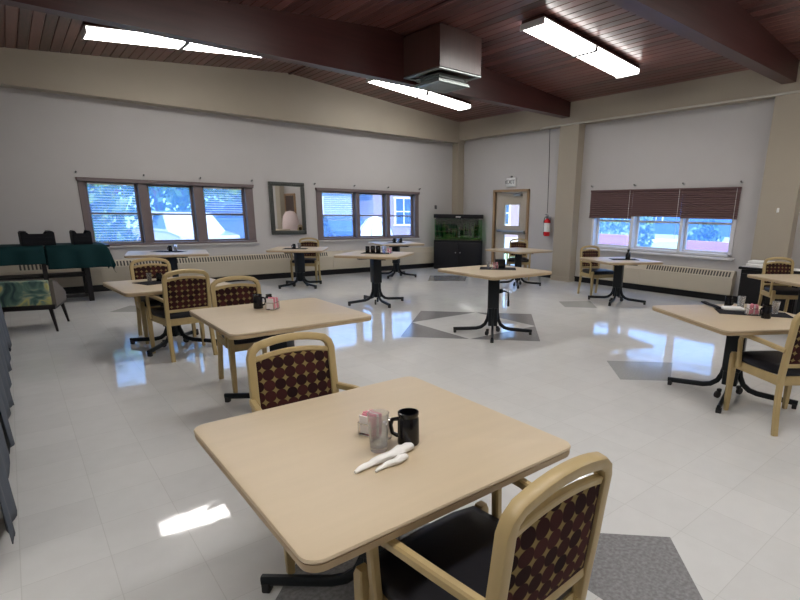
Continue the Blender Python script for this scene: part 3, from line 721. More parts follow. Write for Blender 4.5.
T('t7', 6.83, 10.20, .79, -12, 'far maple table nearest the aquarium under the second window')
T('t8', 4.52, 4.56, .82, 0, 'tall crank-base maple table standing over the grey floor diamond', crank=True)
T('t9', 8.10, 7.46, .76, 0, 'far maple table in front of the glass exit door')
T('t10', 8.00, 4.97, .75, -25, 'maple table in front of the brown-shaded window with one blue-lit chair')
T('t11', 4.52, 1.63, .715, -31, 'maple table with a diagonal black runner, two glasses and two black mugs')
T('t12', 7.88, 2.08, .73, -33, 'bare maple table cut off by the picture edge, before the black cabinet')

# ------------------------------------------------------------------ dining chairs
def back_pt(u, v, off=0.):
    """point on the tilted back plane; v = 0 at the seat rail, off towards the front"""
    y0, z0, y1, z1 = -.222, .40, -.275, .905
    L_ = math.hypot(y1-y0, z1-z0); ty, tz = (y1-y0)/L_, (z1-z0)/L_
    return Vector((u, y0+ty*v+off*tz, z0+tz*v-off*ty))
VT = math.hypot(.053, .505)
def chair_proto():
    t = thing('dining_chair', '', 'chair')
    # seat cushion: domed
    mb = MB(); rings = []
    def outline(k, z):
        pts = [(-.235, .255), (-.15, .275), (0, .28), (.15, .275), (.235, .255), (.245, .1), (.215, -.1), (.175, -.215), (0, -.22), (-.175, -.215), (-.215, -.1), (-.245, .1)]
        return [Vector((x*k, y*k+.0, z)) for x, y in pts]
    for k, z in ((.94, .425), (1.0, .435), (1.005, .462), (.97, .482), (.80, .494), (.45, .499)): rings.append(outline(k, z))
    mb.loft(rings); mb.build('seat', M['vinyl'], t, ang=60)
    mb = MB()
    mb.sweep([(-.24, .225, .395), (.24, .225, .395)], .026, .07); mb.sweep([(-.195, -.21, .395), (.195, -.21, .395)], .026, .07)
    for s_ in (-1, 1): mb.sweep([(s_*.240, .225, .395), (s_*.202, -.215, .395)], .026, .07)
    mb.build('seat_rail', M['blond'], t)
    for s_ in (-1, 1):   # front legs
        mb = MB(); mb.loft([[Vector((s_*.255+a*w, .235+b*w, z)) for a, b in ((-.8, -1), (.8, -1), (1, -.8), (1, .8), (.8, 1), (-.8, 1), (-1, .8), (-1, -.8))] for w, z in ((.015, 0), (.018, .1), (.022, .35), (.022, .465), (.016, .485))]); mb.build('leg', M['blond'], t)
    for s_ in (-1, 1):   # rear legs
        mb = MB(); mb.sweep([(s_*.205, -.262, 0), (s_*.203, -.242, .15), (s_*.199, -.225, .30), (s_*.197, -.222, .42)], .040, .036, up=(0, 1, .05)); mb.build('leg', M['blond'], t)
    # back frame: inverted U with arched head
    W = .201; pts = [back_pt(-W, -.02), back_pt(-W, .12), back_pt(-W-.002, .25), back_pt(-W, .36), back_pt(-W, VT-.075), back_pt(-W+.010, VT-.043), back_pt(-W+.036, VT-.020)]
    for k in range(1, 8):
        q = -1+2*k/8; u = (W-.036)*q; pts.append(back_pt(u, VT-.020+.024*(1-q*q)))
    pts += [Vector((-p.x, p.y, p.z)) for p in reversed(pts[:7])]
    mb = MB(); mb.sweep(pts, .038, .042, up=(0, 1, .2), e=.38, n=12); mb.build('back_frame', M['blond'], t)
    # thin arched rail under the slot
    pts = [back_pt((W-.015)*q, VT-.084+.024*(1-q*q)) for q in [-1+2*k/10 for k in range(11)]]
    mb = MB(); mb.sweep(pts, .026, .024, up=(0, 1, .2)); mb.build('slot_rail', M['blond'], t)
    mb = MB(); mb.sweep([back_pt(-W, .115), back_pt(W, .115)], .026, .036, up=(0, .2, 1)); mb.build('lower_rail', M['blond'], t)
    # upholstered panel with fabric uv
    bm = bmesh.new(); uvl = bm.loops.layers.uv.new('UVMap'); nu, nv = 10, 8; hw = W-.016
    def pt(i, j, side):
        q = -1+2*i/nu; u = hw*q; vb, vt = .128, VT-.094+.024*(1-q*q)
        v = vb+(vt-vb)*j/nv; e = min(1., min(i, nu-i)/1.5, min(j, nv-j)/1.5); return back_pt(u, v, side*(.008+.011*e**.5)), (u+.0265*8, v)
    for side in (1, -1):
        g = [[None]*(nv+1) for _ in range(nu+1)]; uvd = {}
        for i in range(nu+1):
            for j in range(nv+1):
                p, uv = pt(i, j, side); w = bm.verts.new(p); g[i][j] = w; uvd[w] = uv
        for i in range(nu):
            for j in range(nv):
                vs = [g[i][j], g[i+1][j], g[i+1][j+1], g[i][j+1]]
                if side < 0: vs.reverse()
                f = bm.faces.new(vs)
                for l in f.loops: l[uvl].uv = uvd[l.vert]
        if side == 1: front = g
        else:
            ring = lambda G: [G[i][0] for i in range(nu+1)]+[G[nu][j] for j in range(1, nv+1)]+[G[i][nv] for i in range(nu-1, -1, -1)]+[G[0][j] for j in range(nv-1, 0, -1)]
            A, B = ring(front), ring(g)
            for k in range(len(A)): bm.faces.new((A[k], B[k], B[(k+1) % len(B)], A[(k+1) % len(A)]))
    bmesh.ops.recalc_face_normals(bm, faces=bm.faces[:])
    me = bpy.data.meshes.new('back_panel'); bm.to_mesh(me); bm.free(); me.materials.append(M['dots']); me.shade_smooth(); me.set_sharp_from_angle(angle=D(50))
    o = bpy.data.objects.new('back_panel', me); COL.objects.link(o); o.parent = t
    for s_ in (-1, 1):   # arm: post off the side rail, bend, slope back to the frame
        b = back_pt(s_*(.216), .225)
        pts = [(s_*.258, .155, .39), (s_*.261, .165, .50), (s_*.263, .170, .595), (s_*.263, .160, .630), (s_*.261, .132, .645), (s_*.257, .07, .647), (s_*.242, -.09, .640), (s_*.224, -.20, .628), (b.x, b.y, b.z)]
        mb = MB(); mb.sweep(pts, .034, .030, up=(s_*1, 0, 0), e=.55); mb.build('armrest', M['blond'], t)
    return t
CP = Kind(chair_proto())
CG = 'blond wood dining armchairs with dotted backs'
def chair(x, y, rz, label): return CP.put((x, y, 0), D(rz), label, CG)
chair(.915, .950, 3, 'nearest dotted-back armchair, seen from behind, pushed under the large near table')
chair(.960, 2.115, 178, 'dotted-back armchair on the far side of the large near table, facing the camera')
chair(1.238, 5.893, 4, 'dotted-back armchair seen from behind, drawn up to the low table below the left window')
chair(1.480, 4.535, 182, 'dotted-back armchair behind the table with the black mug and packet cup')
chair(1.232, 6.85, 184, 'dotted-back armchair on the window side of the low left table')
chair(4.71, 10.46, 140, 'dotted-back armchair standing under the wall mirror')
chair(8.90, 8.20, 134, 'backlit dark-looking armchair standing right in front of the exit door')
chair(8.35, 5.66, 160, 'armchair with blue-lit seat at the foot of the tan pillar by the shaded window')
chair(8.58, 2.55, 134, 'armchair standing in front of the black cabinet')
chair(4.24, 1.165, -35, 'armchair at the picture edge, drawn up to the table with the black runner')

# ------------------------------------------------------------------ things on the tables
def mug_proto():
    t = thing('mug', '', 'mug')
    mb = MB(); mb.lathe([(.001, 0), (.031, 0), (.0325, .004), (.0315, .078), (.0285, .084), (.0285, .088), (.031, .091), (.031, .099), (.027, .100), (.026, .092), (.027, .01), (.001, .008)], n=24); mb.build('body', M['mugblack'], t)
    mb = MB(); mb.sweep([(-.030, 0, .076), (-.047, 0, .073), (-.053, 0, .055), (-.048, 0, .030), (-.031, 0, .022)], .012, .008, up=(0, 1, 0)); mb.build('handle', M['mugblack'], t)
    return t
MG = Kind(mug_proto())
glassmat = None
def glass_material():
    m, nt, b = nmat('tumbler_glass'); b.inputs['Transmission Weight'].default_value = .80; b.inputs['Roughness'].default_value = .08; b.inputs['IOR'].default_value = 1.3
    b.inputs['Base Color'].default_value = (.95, .96, .96, 1); return m
M['tumbler'] = glass_material()
def tumbler_proto():
    o = MB(); n = 24
    prof = [(.001, 0), (.024, 0), (.026, .004), (.032, .118), (.0335, .12), (.0315, .12), (.030, .116), (.0245, .014), (.001, .012)]
    rings = []
    for r, z in prof: rings.append([Vector(((r*(1+(.035 if (k % 2 and .01 < z < .09 and r > .0245) else 0)))*math.cos(2*PI*k/n), (r*(1+(.035 if (k % 2 and .01 < z < .09 and r > .0245) else 0)))*math.sin(2*PI*k/n), z)) for k in range(n)])
    o.loft(rings); ob = o.build('tumbler', M['tumbler']); return tag(ob, '', 'glass')
TG = Kind(tumbler_proto())
def on(k): return TB[k][2]
def mug(x, y, k, rz, lab, s=1.): 
    o = MG.put((x, y, on(k)+.0005), D(rz), lab, 'black mugs on the tables'); o.scale = (s, s, s); return o
def glass(x, y, k, lab, s=1.):
    o = TG.put((x, y, on(k)+.0005), 0, lab, 'clear tumblers on the tables'); o.scale = (s, s, s); return o
mug(0.966, 1.382, 't1', -45, 'black mug on the large near table beside the clear tumbler', 1.2)
glass(0.854, 1.400, 't1', 'clear tumbler on the large near table in front of the pink packets', 1.14)
def packets(x, y, k, rz, lab, name='sugar_caddy', s=1., mat_='chrome', nz=7):
    t = thing(name, lab, 'sugar caddy', (x, y, on(k)+.0005), D(rz), 'sugar packet holders on the tables'); t.scale = (s, s, s)
    mb = MB()
    for z in (.004, .05): mb.tube([(-.04, -.028, z), (.04, -.028, z), (.04, .028, z), (-.04, .028, z)], .0025, closed=True)
    for xx, yy in ((-.04, -.028), (.04, -.028), (.04, .028), (-.04, .028)): mb.tube([(xx, yy, .003), (xx, yy, .052)], .0025)
    mb.box((0, 0, .003), (.08, .056, .004)); mb.build('holder', M[mat_], t)
    rn = random.Random(len(lab))
    for q in range(nz):
        mb = MB(); mb.box((-.032+.064*q/(nz-1), rn.uniform(-.004, .004), .043+rn.uniform(0, .008)), (.005, .048, .07), rot=Matrix.Rotation(rn.uniform(-.12, .12), 3, 'Y')); mb.build('packet', M['packet_pink' if q % 4 else 'packet_white'], t, smooth=False)
packets(0.907, 1.537, 't1', 20, 'pink and white sugar packets in a wire holder on the large near table')
t = thing('salt_shaker', 'small glass shaker behind the tumbler on the large near table', 'shaker', (.928, 1.466, on('t1')+.0005))
mb = MB(); mb.lathe([(.001, 0), (.018, 0), (.020, .005), (.016, .05), (.017, .058), (.001, .058)], n=16); mb.build('jar', M['tumbler'], t)
mb = MB(); mb.lathe([(.018, .058), (.019, .06), (.018, .074), (.010, .081), (.001, .082)], n=16); mb.build('cap', M['chrome'], t)
def roll(a, b, r0, r1, k, lab, flat=.75):
    a, b = Vector((*a, 0)), Vector((*b, 0)); z = on(k)+.0005; d = (b-a); n = 12; nrm = Vector((-d.y, d.x, 0)).normalized(); rings = []
    for i in range(n+1):
        q = i/n; r = (r0+(r1-r0)*min(1, q*1.6))*(1+.10*math.sin(q*19)+.05*math.sin(q*43)); c = a+d*q+nrm*.004*math.sin(q*7)
        if i in (0, n): r *= .72
        rings.append([c+nrm*(r*math.cos(2*PI*j/12)*(1+.06*math.sin(3*j+i)))+Vector((0, 0, z+r*flat+r*flat*math.sin(2*PI*j/12))) for j in range(12)])
    mb = MB(); mb.loft(rings); return tag(mb.build('rolled_napkin', M['napkin']), lab, 'napkin', 'rolled white napkins on the near table')
roll((.707, 1.305), (.950, 1.338), .009, .020, 't1', 'larger rolled white napkin on the large near table, touching the mug')
roll((.762, 1.272), (.895, 1.290), .006, .015, 't1', 'smaller rolled white napkin half under the larger one on the near table')

def mat_on(x, y, k, w, d, rz, lab, name='placemat'):
    mb = MB(); mb.box((0, 0, .002), (w, d, .004), bev=.0015, seg=1); o = mb.build(name, M['cloth_black']); o.location = (x, y, on(k)+.0003); o.rotation_euler = (0, 0, D(rz))
    return tag(o, lab, 'placemat', 'black mats on the tables')
# t2
mug(1.405, 4.07, 't2', 150, 'black mug on the second table, left of the packet cup', 1.12)
packets(1.475, 3.95, 't2', 40, 'cup of crumpled pink and white packets on the second table', name='packet_holder', s=1.15)
mug(1.55, 4.22, 't2', 30, 'black mug partly hidden behind the packet cup on the second table', .8)
# t3
mat_on(1.17, 6.50, 't3', .42, .30, 20, 'black mat on the low table below the left window')
mug(1.19, 6.56, 't3', 60, 'black mug on the low table below the left window', .95)
glass(1.10, 6.60, 't3', 'clear tumbler on the low table below the left window', .8)
# t4
mat_on(2.08, 10.32, 't4', .5, .32, -40, 'dark mat on the table right under the left window')
mug(2.12, 10.40, 't4', 20, 'black mug on the table right under the left window')
glass(2.20, 10.36, 't4', 'clear tumbler on the table right under the left window')
# t5
mat_on(4.22, 9.86, 't5', .45, .3, -34, 'dark mat on the table before the mirror')
mug(4.17, 9.80, 't5', 0, 'black mug on the table before the mirror')
glass(4.26, 9.76, 't5', 'clear tumbler on the table before the mirror')
# t6
mat_on(4.56, 7.38, 't6', .48, .30, -45, 'black mat on the tall table before the second window')
for i, (q, s) in enumerate(((-.135, 1.1), (-.045, 1.2), (.045, 1.2))):
    mug(4.56+q*.72, 7.42-q*.70, 't6', [46, 226, 226][i], ['leftmost of three black mugs lined up on the tall table before the second window', 'middle of three black mugs lined up on the tall table before the second window', 'rightmost of three black mugs lined up on the tall table before the second window'][i], s)
glass(4.665, 7.325, 't6', 'clear tumbler beside the three lined-up black mugs on the tall table')
packets(4.715, 7.25, 't6', -40, 'packet holder at the end of the row of black mugs on the tall table')
# t7
mat_on(6.84, 10.2, 't7', .42, .3, 30, 'dark mat on the far table nearest the aquarium')
mug(6.80, 10.22, 't7', 0, 'left black mug on the far table nearest the aquarium'); mug(6.92, 10.13, 't7', 0, 'right black mug on the far table nearest the aquarium', 1.05)
glass(6.86, 10.17, 't7', 'clear tumbler between two black mugs on the far table nearest the aquarium', .8)
# t8
mat_on(4.66, 4.64, 't8', .46, .30, -45, 'black mat on the tall crank-base table')
t = thing('napkin_dispenser', 'black napkin dispenser on the tall crank-base table', 'napkin dispenser', (4.73, 4.67, on('t8')+.004), D(-40))
mb = MB(); mb.box((0, 0, .055), (.13, .09, .11), bev=.008); mb.build('body', M['crate'], t); mb = MB(); mb.box((0, -.046, .06), (.09, .006, .07), bev=.002, seg=1); mb.build('face_plate', M['mugblack'], t)
glass(4.60, 4.755, 't8', 'clear tumbler left of the napkin dispenser on the tall crank-base table', .65)
packets(4.61, 4.64, 't8', -45, 'packet holder left of the napkin dispenser on the tall crank-base table')
# t10
mat_on(8.08, 4.94, 't10', .46, .28, -42, 'black mat on the table before the brown-shaded window')
t = thing('syrup_bottle', 'small dark bottle on the mat before the brown-shaded window', 'bottle', (8.10, 4.88, on('t10')+.004))
mb = MB(); mb.lathe([(.001, 0), (.04, 0), (.042, .008), (.042, .085), (.026, .115), (.018, .125), (.018, .15), (.001, .15)], n=18); mb.build('body', M['mugblack'], t)
mb = MB(); mb.lathe([(.02, .15), (.02, .172), (.001, .174)], n=14); mb.build('cap', M['rubber'], t)
# t11: runner along the diagonal
mat_on(4.70, 1.60, 't11', .56, .24, -57, 'black cloth runner lying diagonally on the table with two glasses', name='table_runner')
t = thing('napkin_strap', 'black folded napkin sticking out beyond the runner towards the window', 'napkin', (0, 0, on('t11')+.0005))
mb = MB(); mb.sweep([(4.88, 2.10, .012), (4.80, 2.02, .010), (4.72, 1.93, .016), (4.66, 1.86, .010)], .05, .014); mb.build('cloth', M['cloth_black'], t)
mug(4.86, 1.87, 't11', 70, 'black mug at the window end of the black runner')
tag(MB().box((0, 0, .014), (.17, .10, .028), bev=.012).build('folded_napkin', M['napkin']), 'white folded napkin on the black runner before the far mug', 'napkin').location = (4.70, 1.765, on('t11')+.0045)
bpy.data.objects['folded_napkin'].rotation_euler = (0, 0, D(-50))
glass(4.80, 1.74, 't11', 'clear tumbler on the black runner nearer the far mug', 1.0)
packets(4.62, 1.58, 't11', -50, 'pale packet holder on the black runner beside the near mug', s=1.1)
mug(4.56, 1.45, 't11', -30, 'black mug at the near end of the black runner', 1.12)
glass(4.82, 1.47, 't11', 'clear tumbler behind the near mug on the black runner', .92)

# ------------------------------------------------------------------ left side: clothed serving table with crates, lounge chair, draped counter
t = thing('serving_table', 'tall black serving table under a dark green cloth against the far wall', 'table', (.06, 10.55, 0))
def lbx(c, d): return MB().box(c, d, bev=.006, seg=1)
lbx((.135, 0, .89), (2.01, .66, .035)).build('tabletop', M['dark_wood'], t); lbx((0, 0, .42), (1.56, .5, .03)).build('shelf', M['dark_wood'], t)
for x in (-.79, .79):
    for y in (-.27, .27): lbx((x, y, .436), (.07, .07, .872)).build('leg', M['dark_wood'], t)
lbx((.25, -.27, .436), (.06, .06, .872)).build('leg', M['dark_wood'], t)
lbx((0, -.27, .10), (1.5, .05, .05)).build('stretcher', M['dark_wood'], t)
def drape(name, lab, cx, cy, w, d, hl, hr, hd, seed, rz=0.):
    """cloth over a flat top: w x d is the top, hw/hd the drop at the ends/front"""
    rn = random.Random(seed); bm = bmesh.new(); n = 34; zt_ = .912; R = Matrix.Rotation(rz, 3, 'Z'); g = []
    ex, ey = w/2+hr, d/2+hd; el = w/2+hl
    for i in range(n+1):
        row = []
        for j in range(n+1):
            u = -el+(ex+el)*i/n; v = -ey+2*ey*j/n
            ox = max(0, abs(u)-w/2); oy = max(0, abs(v)-d/2); dr = math.hypot(ox, oy) if ox and oy else ox+oy
            x = math.copysign(min(abs(u), w/2)+.02*min(1, ox*20)+ .22*ox+.018*min(ox, .1)*10*math.sin(v*23), u); y = math.copysign(min(abs(v), d/2)+.02*min(1, oy*20)+.05*oy+.018*min(oy, .1)*10*math.sin(u*19), v)
            row.append(bm.verts.new(R @ Vector((x, y, -dr))+Vector((cx, cy, zt_))))
        g.append(row)
    for i in range(n):
        for j in range(n): bm.faces.new((g[i][j], g[i+1][j], g[i+1][j+1], g[i][j+1]))
    me = bpy.data.meshes.new(name); bm.to_mesh(me); bm.free(); me.materials.append(M['green_cloth']); me.shade_smooth()
    o = bpy.data.objects.new(name, me); COL.objects.link(o); sd = o.modifiers.new('thickness', 'SOLIDIFY'); sd.thickness = .003; sd.offset = 1
    return tag(o, lab, 'tablecloth', 'green cloths on the serving table')
drape('tablecloth', 'dark green cloth hanging over the right half of the serving table', .75, 10.55, .78, .68, 0, .30, .36, 3)
drape('tablecloth', 'dark green cloth over the left half of the serving table, at the picture edge', -.265, 10.55, 1.21, .68, .20, 0, .27, 5).location.z = -.003
def crate(x, y, w, h, rz, lab):
    t = thing('crate', lab, 'crate', (x, y, .917), D(rz), 'black crates on the green cloth'); d = .34; th_ = .012
    mb = MB(); mb.box((0, 0, .006), (w, d, .012))
    prof = [(-w/2, 0), (w/2, 0), (w/2, h), (w*.30, h), (w*.24, h-.035), (-w*.24, h-.035), (-w*.30, h), (-w/2, h)]
    for y_ in (-d/2, d/2-th_): mb.prism(prof, th_, (0, y_, 0), ((1, 0, 0), (0, 0, 1), (0, 1, 0)))
    for x_ in (-w/2+th_/2, w/2-th_/2): mb.box((x_, 0, h/2), (th_, d, h))
    b = mb.build('body', M['crate'], t, smooth=False)
    mb = MB()
    for z in (.05, .12): mb.box((0, -d/2-.004, z), (w, .008, .012), bev=.002, seg=1)
    mb.build('rib', M['crate'], t)
    for x_ in (-w*.39, w*.39): MB().box((x_, 0, h+.008), (w*.16, d-.02, .016), bev=.005, seg=1).build('rim_lug', M['crate'], t)
crate(.29, 10.42, .41, .20, 4, 'larger black crate on the green cloth, left of the other one')
crate(.85, 10.45, .25, .20, 2, 'smaller black crate on the green cloth, nearest the window')

t = thing('lounge_chair', 'low upholstered lounge chair with green leafy back panel and tapered black legs', 'armchair', (0, 0, 0))
# corners on the floor: near-right .22,7.98; far-right .40,8.60 ; turned -16 deg
t.location = (.0, 8.33, 0); t.rotation_euler = (0, 0, D(-14))
MB().box((0, 0, .305), (.72, .62, .06), bev=.01).build('seat_base', M['dark_wood'], t)
MB().box((0, .04, .375), (.60, .52, .11), bev=.035, seg=3).build('seat_cushion', M['taupe'], t)
MB().box((-.02, -.28, .465), (.70, .07, .34), bev=.014, seg=2, rot=Matrix.Rotation(D(7), 3, 'X')).build('back_panel', M['leafy'], t)
MB().box((-.02, -.225, .475), (.62, .06, .34), bev=.02, seg=2, rot=Matrix.Rotation(D(7), 3, 'X')).build('inner_back', M['inner'], t)
for s_ in (-1, 1):
    mb = MB(); mb.prism([(-.27, .31), (.30, .31), (.30, .41), (.22, .46), (-.10, .60), (-.27, .63)], .07, (s_*.335-.035, 0, 0), ((0, 1, 0), (0, 0, 1), (1, 0, 0))); mb.build('arm', M['taupe'], t, smooth=False)
for x, y in ((-.31, -.29), (.31, -.29), (-.31, .29), (.31, .29)):
    mb = MB(); mb.loft([[Vector((x+sx*(.035 if x > 0 else -.035)*(1-z/.28)+a*w, y+(.03 if y > 0 else -.03)*(1-z/.28)+b*w, z)) for a, b in ((-1, -1), (1, -1), (1, 1), (-1, 1))] for sx in (1,) for w, z in ((.011, 0), (.02, .28))]); mb.build('leg', M['dark_wood'], t)

t = thing('draped_counter', 'beige counter hung with blue-grey cloths along the left edge of the picture', 'counter', (-.60, 5.08, 0))
MB().box((0, 0, .47), (.62, 5.0, .80), bev=.01).build('body', M['beige_panel'], t)
MB().box((0, 0, .04), (.66, 5.05, .08), bev=.008).build('plinth', M['brown_base'], t)
MB().box((0, 0, .885), (.72, 5.1, .04), bev=.008).build('worktop', M['beige_panel'], t)
def hang(y0, y1, zb, seed):
    rn = random.Random(seed); bm = bmesh.new(); nu, nv = 22, 12; g = []
    for i in range(nu+1):
        q = i/nu; row = []
        drop = zb + .16*abs(2*q-1)**1.5*(.6+.4*rn.random())
        for j in range(nv+1):
            r = j/nv; z = .91-(0.91-drop)*r; x = .375+.012*math.sin(q*14+seed)*(.3+r)+.03*r*abs(math.sin(q*PI*2+seed*.7))
            row.append(bm.verts.new((x, y0+(y1-y0)*q, z)))
        g.append(row)
    for i in range(nu):
        for j in range(nv): bm.faces.new((g[i][j], g[i+1][j], g[i+1][j+1], g[i][j+1]))
    me = bpy.data.meshes.new('cloth_drape'); bm.to_mesh(me); bm.free(); me.materials.append(M['skirt']); me.shade_smooth()
    o = bpy.data.objects.new('cloth_drape', me); COL.objects.link(o); o.parent = t; sd = o.modifiers.new('thickness', 'SOLIDIFY'); sd.thickness = .004
for i in range(5): hang(-2.45+i*.98, -1.50+i*.98, .03+.03*(i % 2), i+1)

# black cabinet with white cloth and folded linen by the right pillar
t = thing('side_cabinet', 'black cabinet against the tan pillar at the right', 'cabinet', (9.22, 2.92, 0))
MB().box((0, 0, .345), (.42, .84, .65), bev=.006, seg=1).build('body', M['dark_wood'], t)
MB().box((0, 0, .695), (.48, .92, .04), bev=.006).build('worktop', M['dark_wood'], t); MB().box((.01, 0, .02), (.40, .80, .04)).build('plinth', M['dark_wood'], t)
for s_ in (-1, 1):
    d = MB().box((-.215, s_*.205, .33), (.018, .39, .56), bev=.005, seg=1).build('cabinet_door', M['dark_wood'], t)
    mb = MB(); mb.cyl((-.235, s_*.05, .38), .012, .025, 12, axis='X'); mb.build('knob', M['steel'], d)
o = MB().box((9.22, 2.92, .7185), (.40, .86, .005), bev=.002, seg=1).build('cabinet_runner', M['napkin']); tag(o, 'white runner covering the top of the black cabinet', 'tablecloth')
for i, (w, d, h, z) in enumerate(((.30, .36, .05, .722), (.28, .34, .045, .773))):
    o = MB().box((9.2, 3.12, z+h/2), (w, d, h), bev=.016, seg=3, rz=.1*i).build('folded_linen', M['napkin']); tag(o, ['lower folded white linen on the black cabinet', 'upper folded white linen on the black cabinet'][i], 'linen', 'folded linen on the black cabinet')

# ------------------------------------------------------------------ outdoors
def ground_piece(name, m, x0, x1, y0, y1, z, cat=None):
    mb = MB(); mb.face([(x0, y0, z), (x1, y0, z), (x1, y1, z), (x0, y1, z)]); return struct(mb.build(name, m, smooth=False, fix=False))
ground_piece('ground', M['grass'], -60, 90, -40, 90, -.12)
mb = MB(); mb.box((4, 21.5, -.10), (60, 11, .03)); struct(mb.build('road', M['asphalt'], smooth=False))
mb = MB(); mb.box((12.2, -2, -.10), (1.6, 60, .04)); struct(mb.build('path', M['asphalt'], smooth=False))
mb = MB(); mb.box((18.8, 8, -.10), (4, 3, .04)); struct(mb.build('path', M['asphalt'], smooth=False))

def car(x, y, rz, m, lab, L_=4.6, h=1.65):
    t = thing('car', lab, 'car', (x, y, -.085), D(rz))
    k = h/1.65
    body = [(-2.25, .35), (-2.28, .60), (-2.2, .88*k), (-1.3, .98*k), (1.75, 1.02*k), (2.2, .95*k), (2.28, .6), (2.2, .35)]
    mb = MB(); W = .88
    mb.loft([[Vector((a, s_*W*w, z if w > .9 else z)) for a, z in body] for s_, w in ((-1, .96), (-1, 1), (1, 1), (1, .96))]); mb.build('body', m, t, ang=25)
    cab = [(-1.25, .97*k), (-.55, 1.60*k), (1.4, 1.64*k), (2.05, 1.0*k)]
    mb = MB(); mb.loft([[Vector((a*(1 if w > .9 else .985), s_*W*(.97 if z < 1.2*k else .80), z)) for a, z in cab] for s_, w in ((-1, 1), (1, 1))]); mb.build('cabin', m, t, ang=25)
    gl = [(-1.02, 1.06*k), (-.50, 1.52*k), (.30, 1.55*k), (.30, 1.06*k)]; gl2 = [(.38, 1.06*k), (.38, 1.55*k), (1.30, 1.55*k), (1.75, 1.06*k)]
    for s_ in (-1, 1):
        for g_ in (gl, gl2):
            mb = MB(); mb.loft([[Vector((a, s_*(W*(.97-.17*(z/k-1.0)/.6)+o_), z)) for a, z in g_] for o_ in (-.01, .012)]); mb.build('side_window', M['car_glass'], t, smooth=False)
    for s_ in (-1, 1):
        for a in (-1.4, 1.4):
            mb = MB(); mb.cyl((a, s_*.80, .32), .32, .2, 24, axis='Y'); w_ = mb.build('wheel', M['tyre'], t)
            mb = MB(); mb.cyl((a, s_*.905, .32), .19, .02, 16, axis='Y'); mb.build('hub', M['steel'], w_)
    return t
car(.6, 21.9, 4, M['car_dark'], 'dark car parked outside the left sash beside the green-clothed table', h=1.45)
car(4.3, 18.9, 96, M['car_white'], 'white car parked outside the middle sash of the left window', h=1.5)
car(7.2, 23.1, 6, M['car_silver'], 'silver-blue van parked outside the right sash of the left window', h=1.9)
car(11.4, 21.6, 80, M['car_dark'], 'dark car parked outside the left sash of the window beside the aquarium', h=1.4)

def leafcloud(mb, c, r, n, size, rn):
    for _ in range(n):
        while True:
            v = Vector((rn.uniform(-1, 1), rn.uniform(-1, 1), rn.uniform(-1, 1)))
            if .25 < v.length < 1: break
        p = Vector((c[0]+v.x*r[0], c[1]+v.y*r[1], c[2]+v.z*r[2]))
        a = Vector((rn.gauss(0, 1), rn.gauss(0, 1), rn.gauss(0, 1))).normalized(); b = a.orthogonal().normalized(); q = a.cross(b); s_ = size*rn.uniform(.6, 1.3)
        mb.face([p-b*s_, p-q*s_*.5, p+b*s_, p+q*s_*.5])
def tree(x, y, h, r, lab, m='leaf', seed=1, n=1300):
    rn = random.Random(seed); t = thing('tree', lab, 'tree', (x, y, -.12), group='trees outside the windows')
    mb = MB(); mb.tube([(0, 0, 0), (.05, .03, h*.3), (-.04, .02, h*.62), (0, 0, h*.8)], .05*h*.55, n=8)
    for k in range(4):
        a = k*PI/2+rn.random(); mb.tube([(0, 0, h*(.35+.1*k)), (r*.4*math.cos(a), r*.4*math.sin(a), h*(.5+.1*k)), (r*.7*math.cos(a), r*.7*math.sin(a), h*(.58+.1*k))], .05, n=6)
    mb.build('trunk', M['bark'], t)
    mb = MB()
    for k in range(6):
        a = rn.uniform(0, 2*PI); q = r*.45*rn.random()**.5 if k else 0
        leafcloud(mb, (q*math.cos(a), q*math.sin(a), h*rn.uniform(.22, .8)), (r*.75, r*.75, h*.24), n//6, .22, rn)
    mb.build('crown', M[m], t, smooth=False, fix=False)
tr = [(1.2, 28, 6.5, 2.1, 'leaf', 'broad tree behind the dark car outside the left window'), (5.6, 29, 7, 2.2, 'leaf', 'dark tree straight outside the middle sash of the left window'), (9.4, 29.5, 6.5, 1.7, 'leaf2', 'bright leafy tree behind the silver-blue van'), (-3.2, 28, 7, 2.2, 'leaf', 'tree at the left end of the row beyond the road'),
      (1.75, 15.2, 2.3, .6, 'leaf2', 'young tree on the near side of the road outside the left window'), (3.2, 34, 9, 2.2, 'leaf', 'tall tree in the back row behind the dark car'), (8.1, 35, 9, 2.1, 'leaf', 'tall tree in the back row behind the van'), (12.6, 34.5, 9, 2.2, 'leaf', 'tall tree in the back row behind the grey garage')]
for i, (x, y, h, r, m, lab) in enumerate(tr): tree(x, y, h, r, lab, m, i+1)
def house(x, y, w, d, h, rz, m, lab, wins, name='house', roof=True):
    t = thing(name, lab, 'building', (x, y, -.12), D(rz))
    MB().box((0, 0, h/2), (w, d, h)).build('walls', M[m], t, smooth=False)
    if roof:
        mb = MB(); mb.prism([(-d/2-.4, h), (d/2+.4, h), (0, h+1.6)], w+.8, (-w/2-.4, 0, 0), ((0, 1, 0), (0, 0, 1), (1, 0, 0))); mb.build('roof', M['roof'], t, smooth=False)
    for wx, wz, ww, wh in wins:
        mb = MB()
        for a, b, c, e in ((0, wh/2, ww+.2, .1), (0, -wh/2, ww+.2, .1), (-ww/2, 0, .1, wh), (ww/2, 0, .1, wh), (0, 0, ww, .06), (0, 0, .05, wh)): mb.box((wx+a, -d/2-.03, wz+b), (c, .08, e))
        f = mb.build('window_frame', M['white'], t, smooth=False)
        MB().box((wx, -d/2-.005, wz), (ww, .02, wh)).build('pane', M['pane_dark'], f, smooth=False)
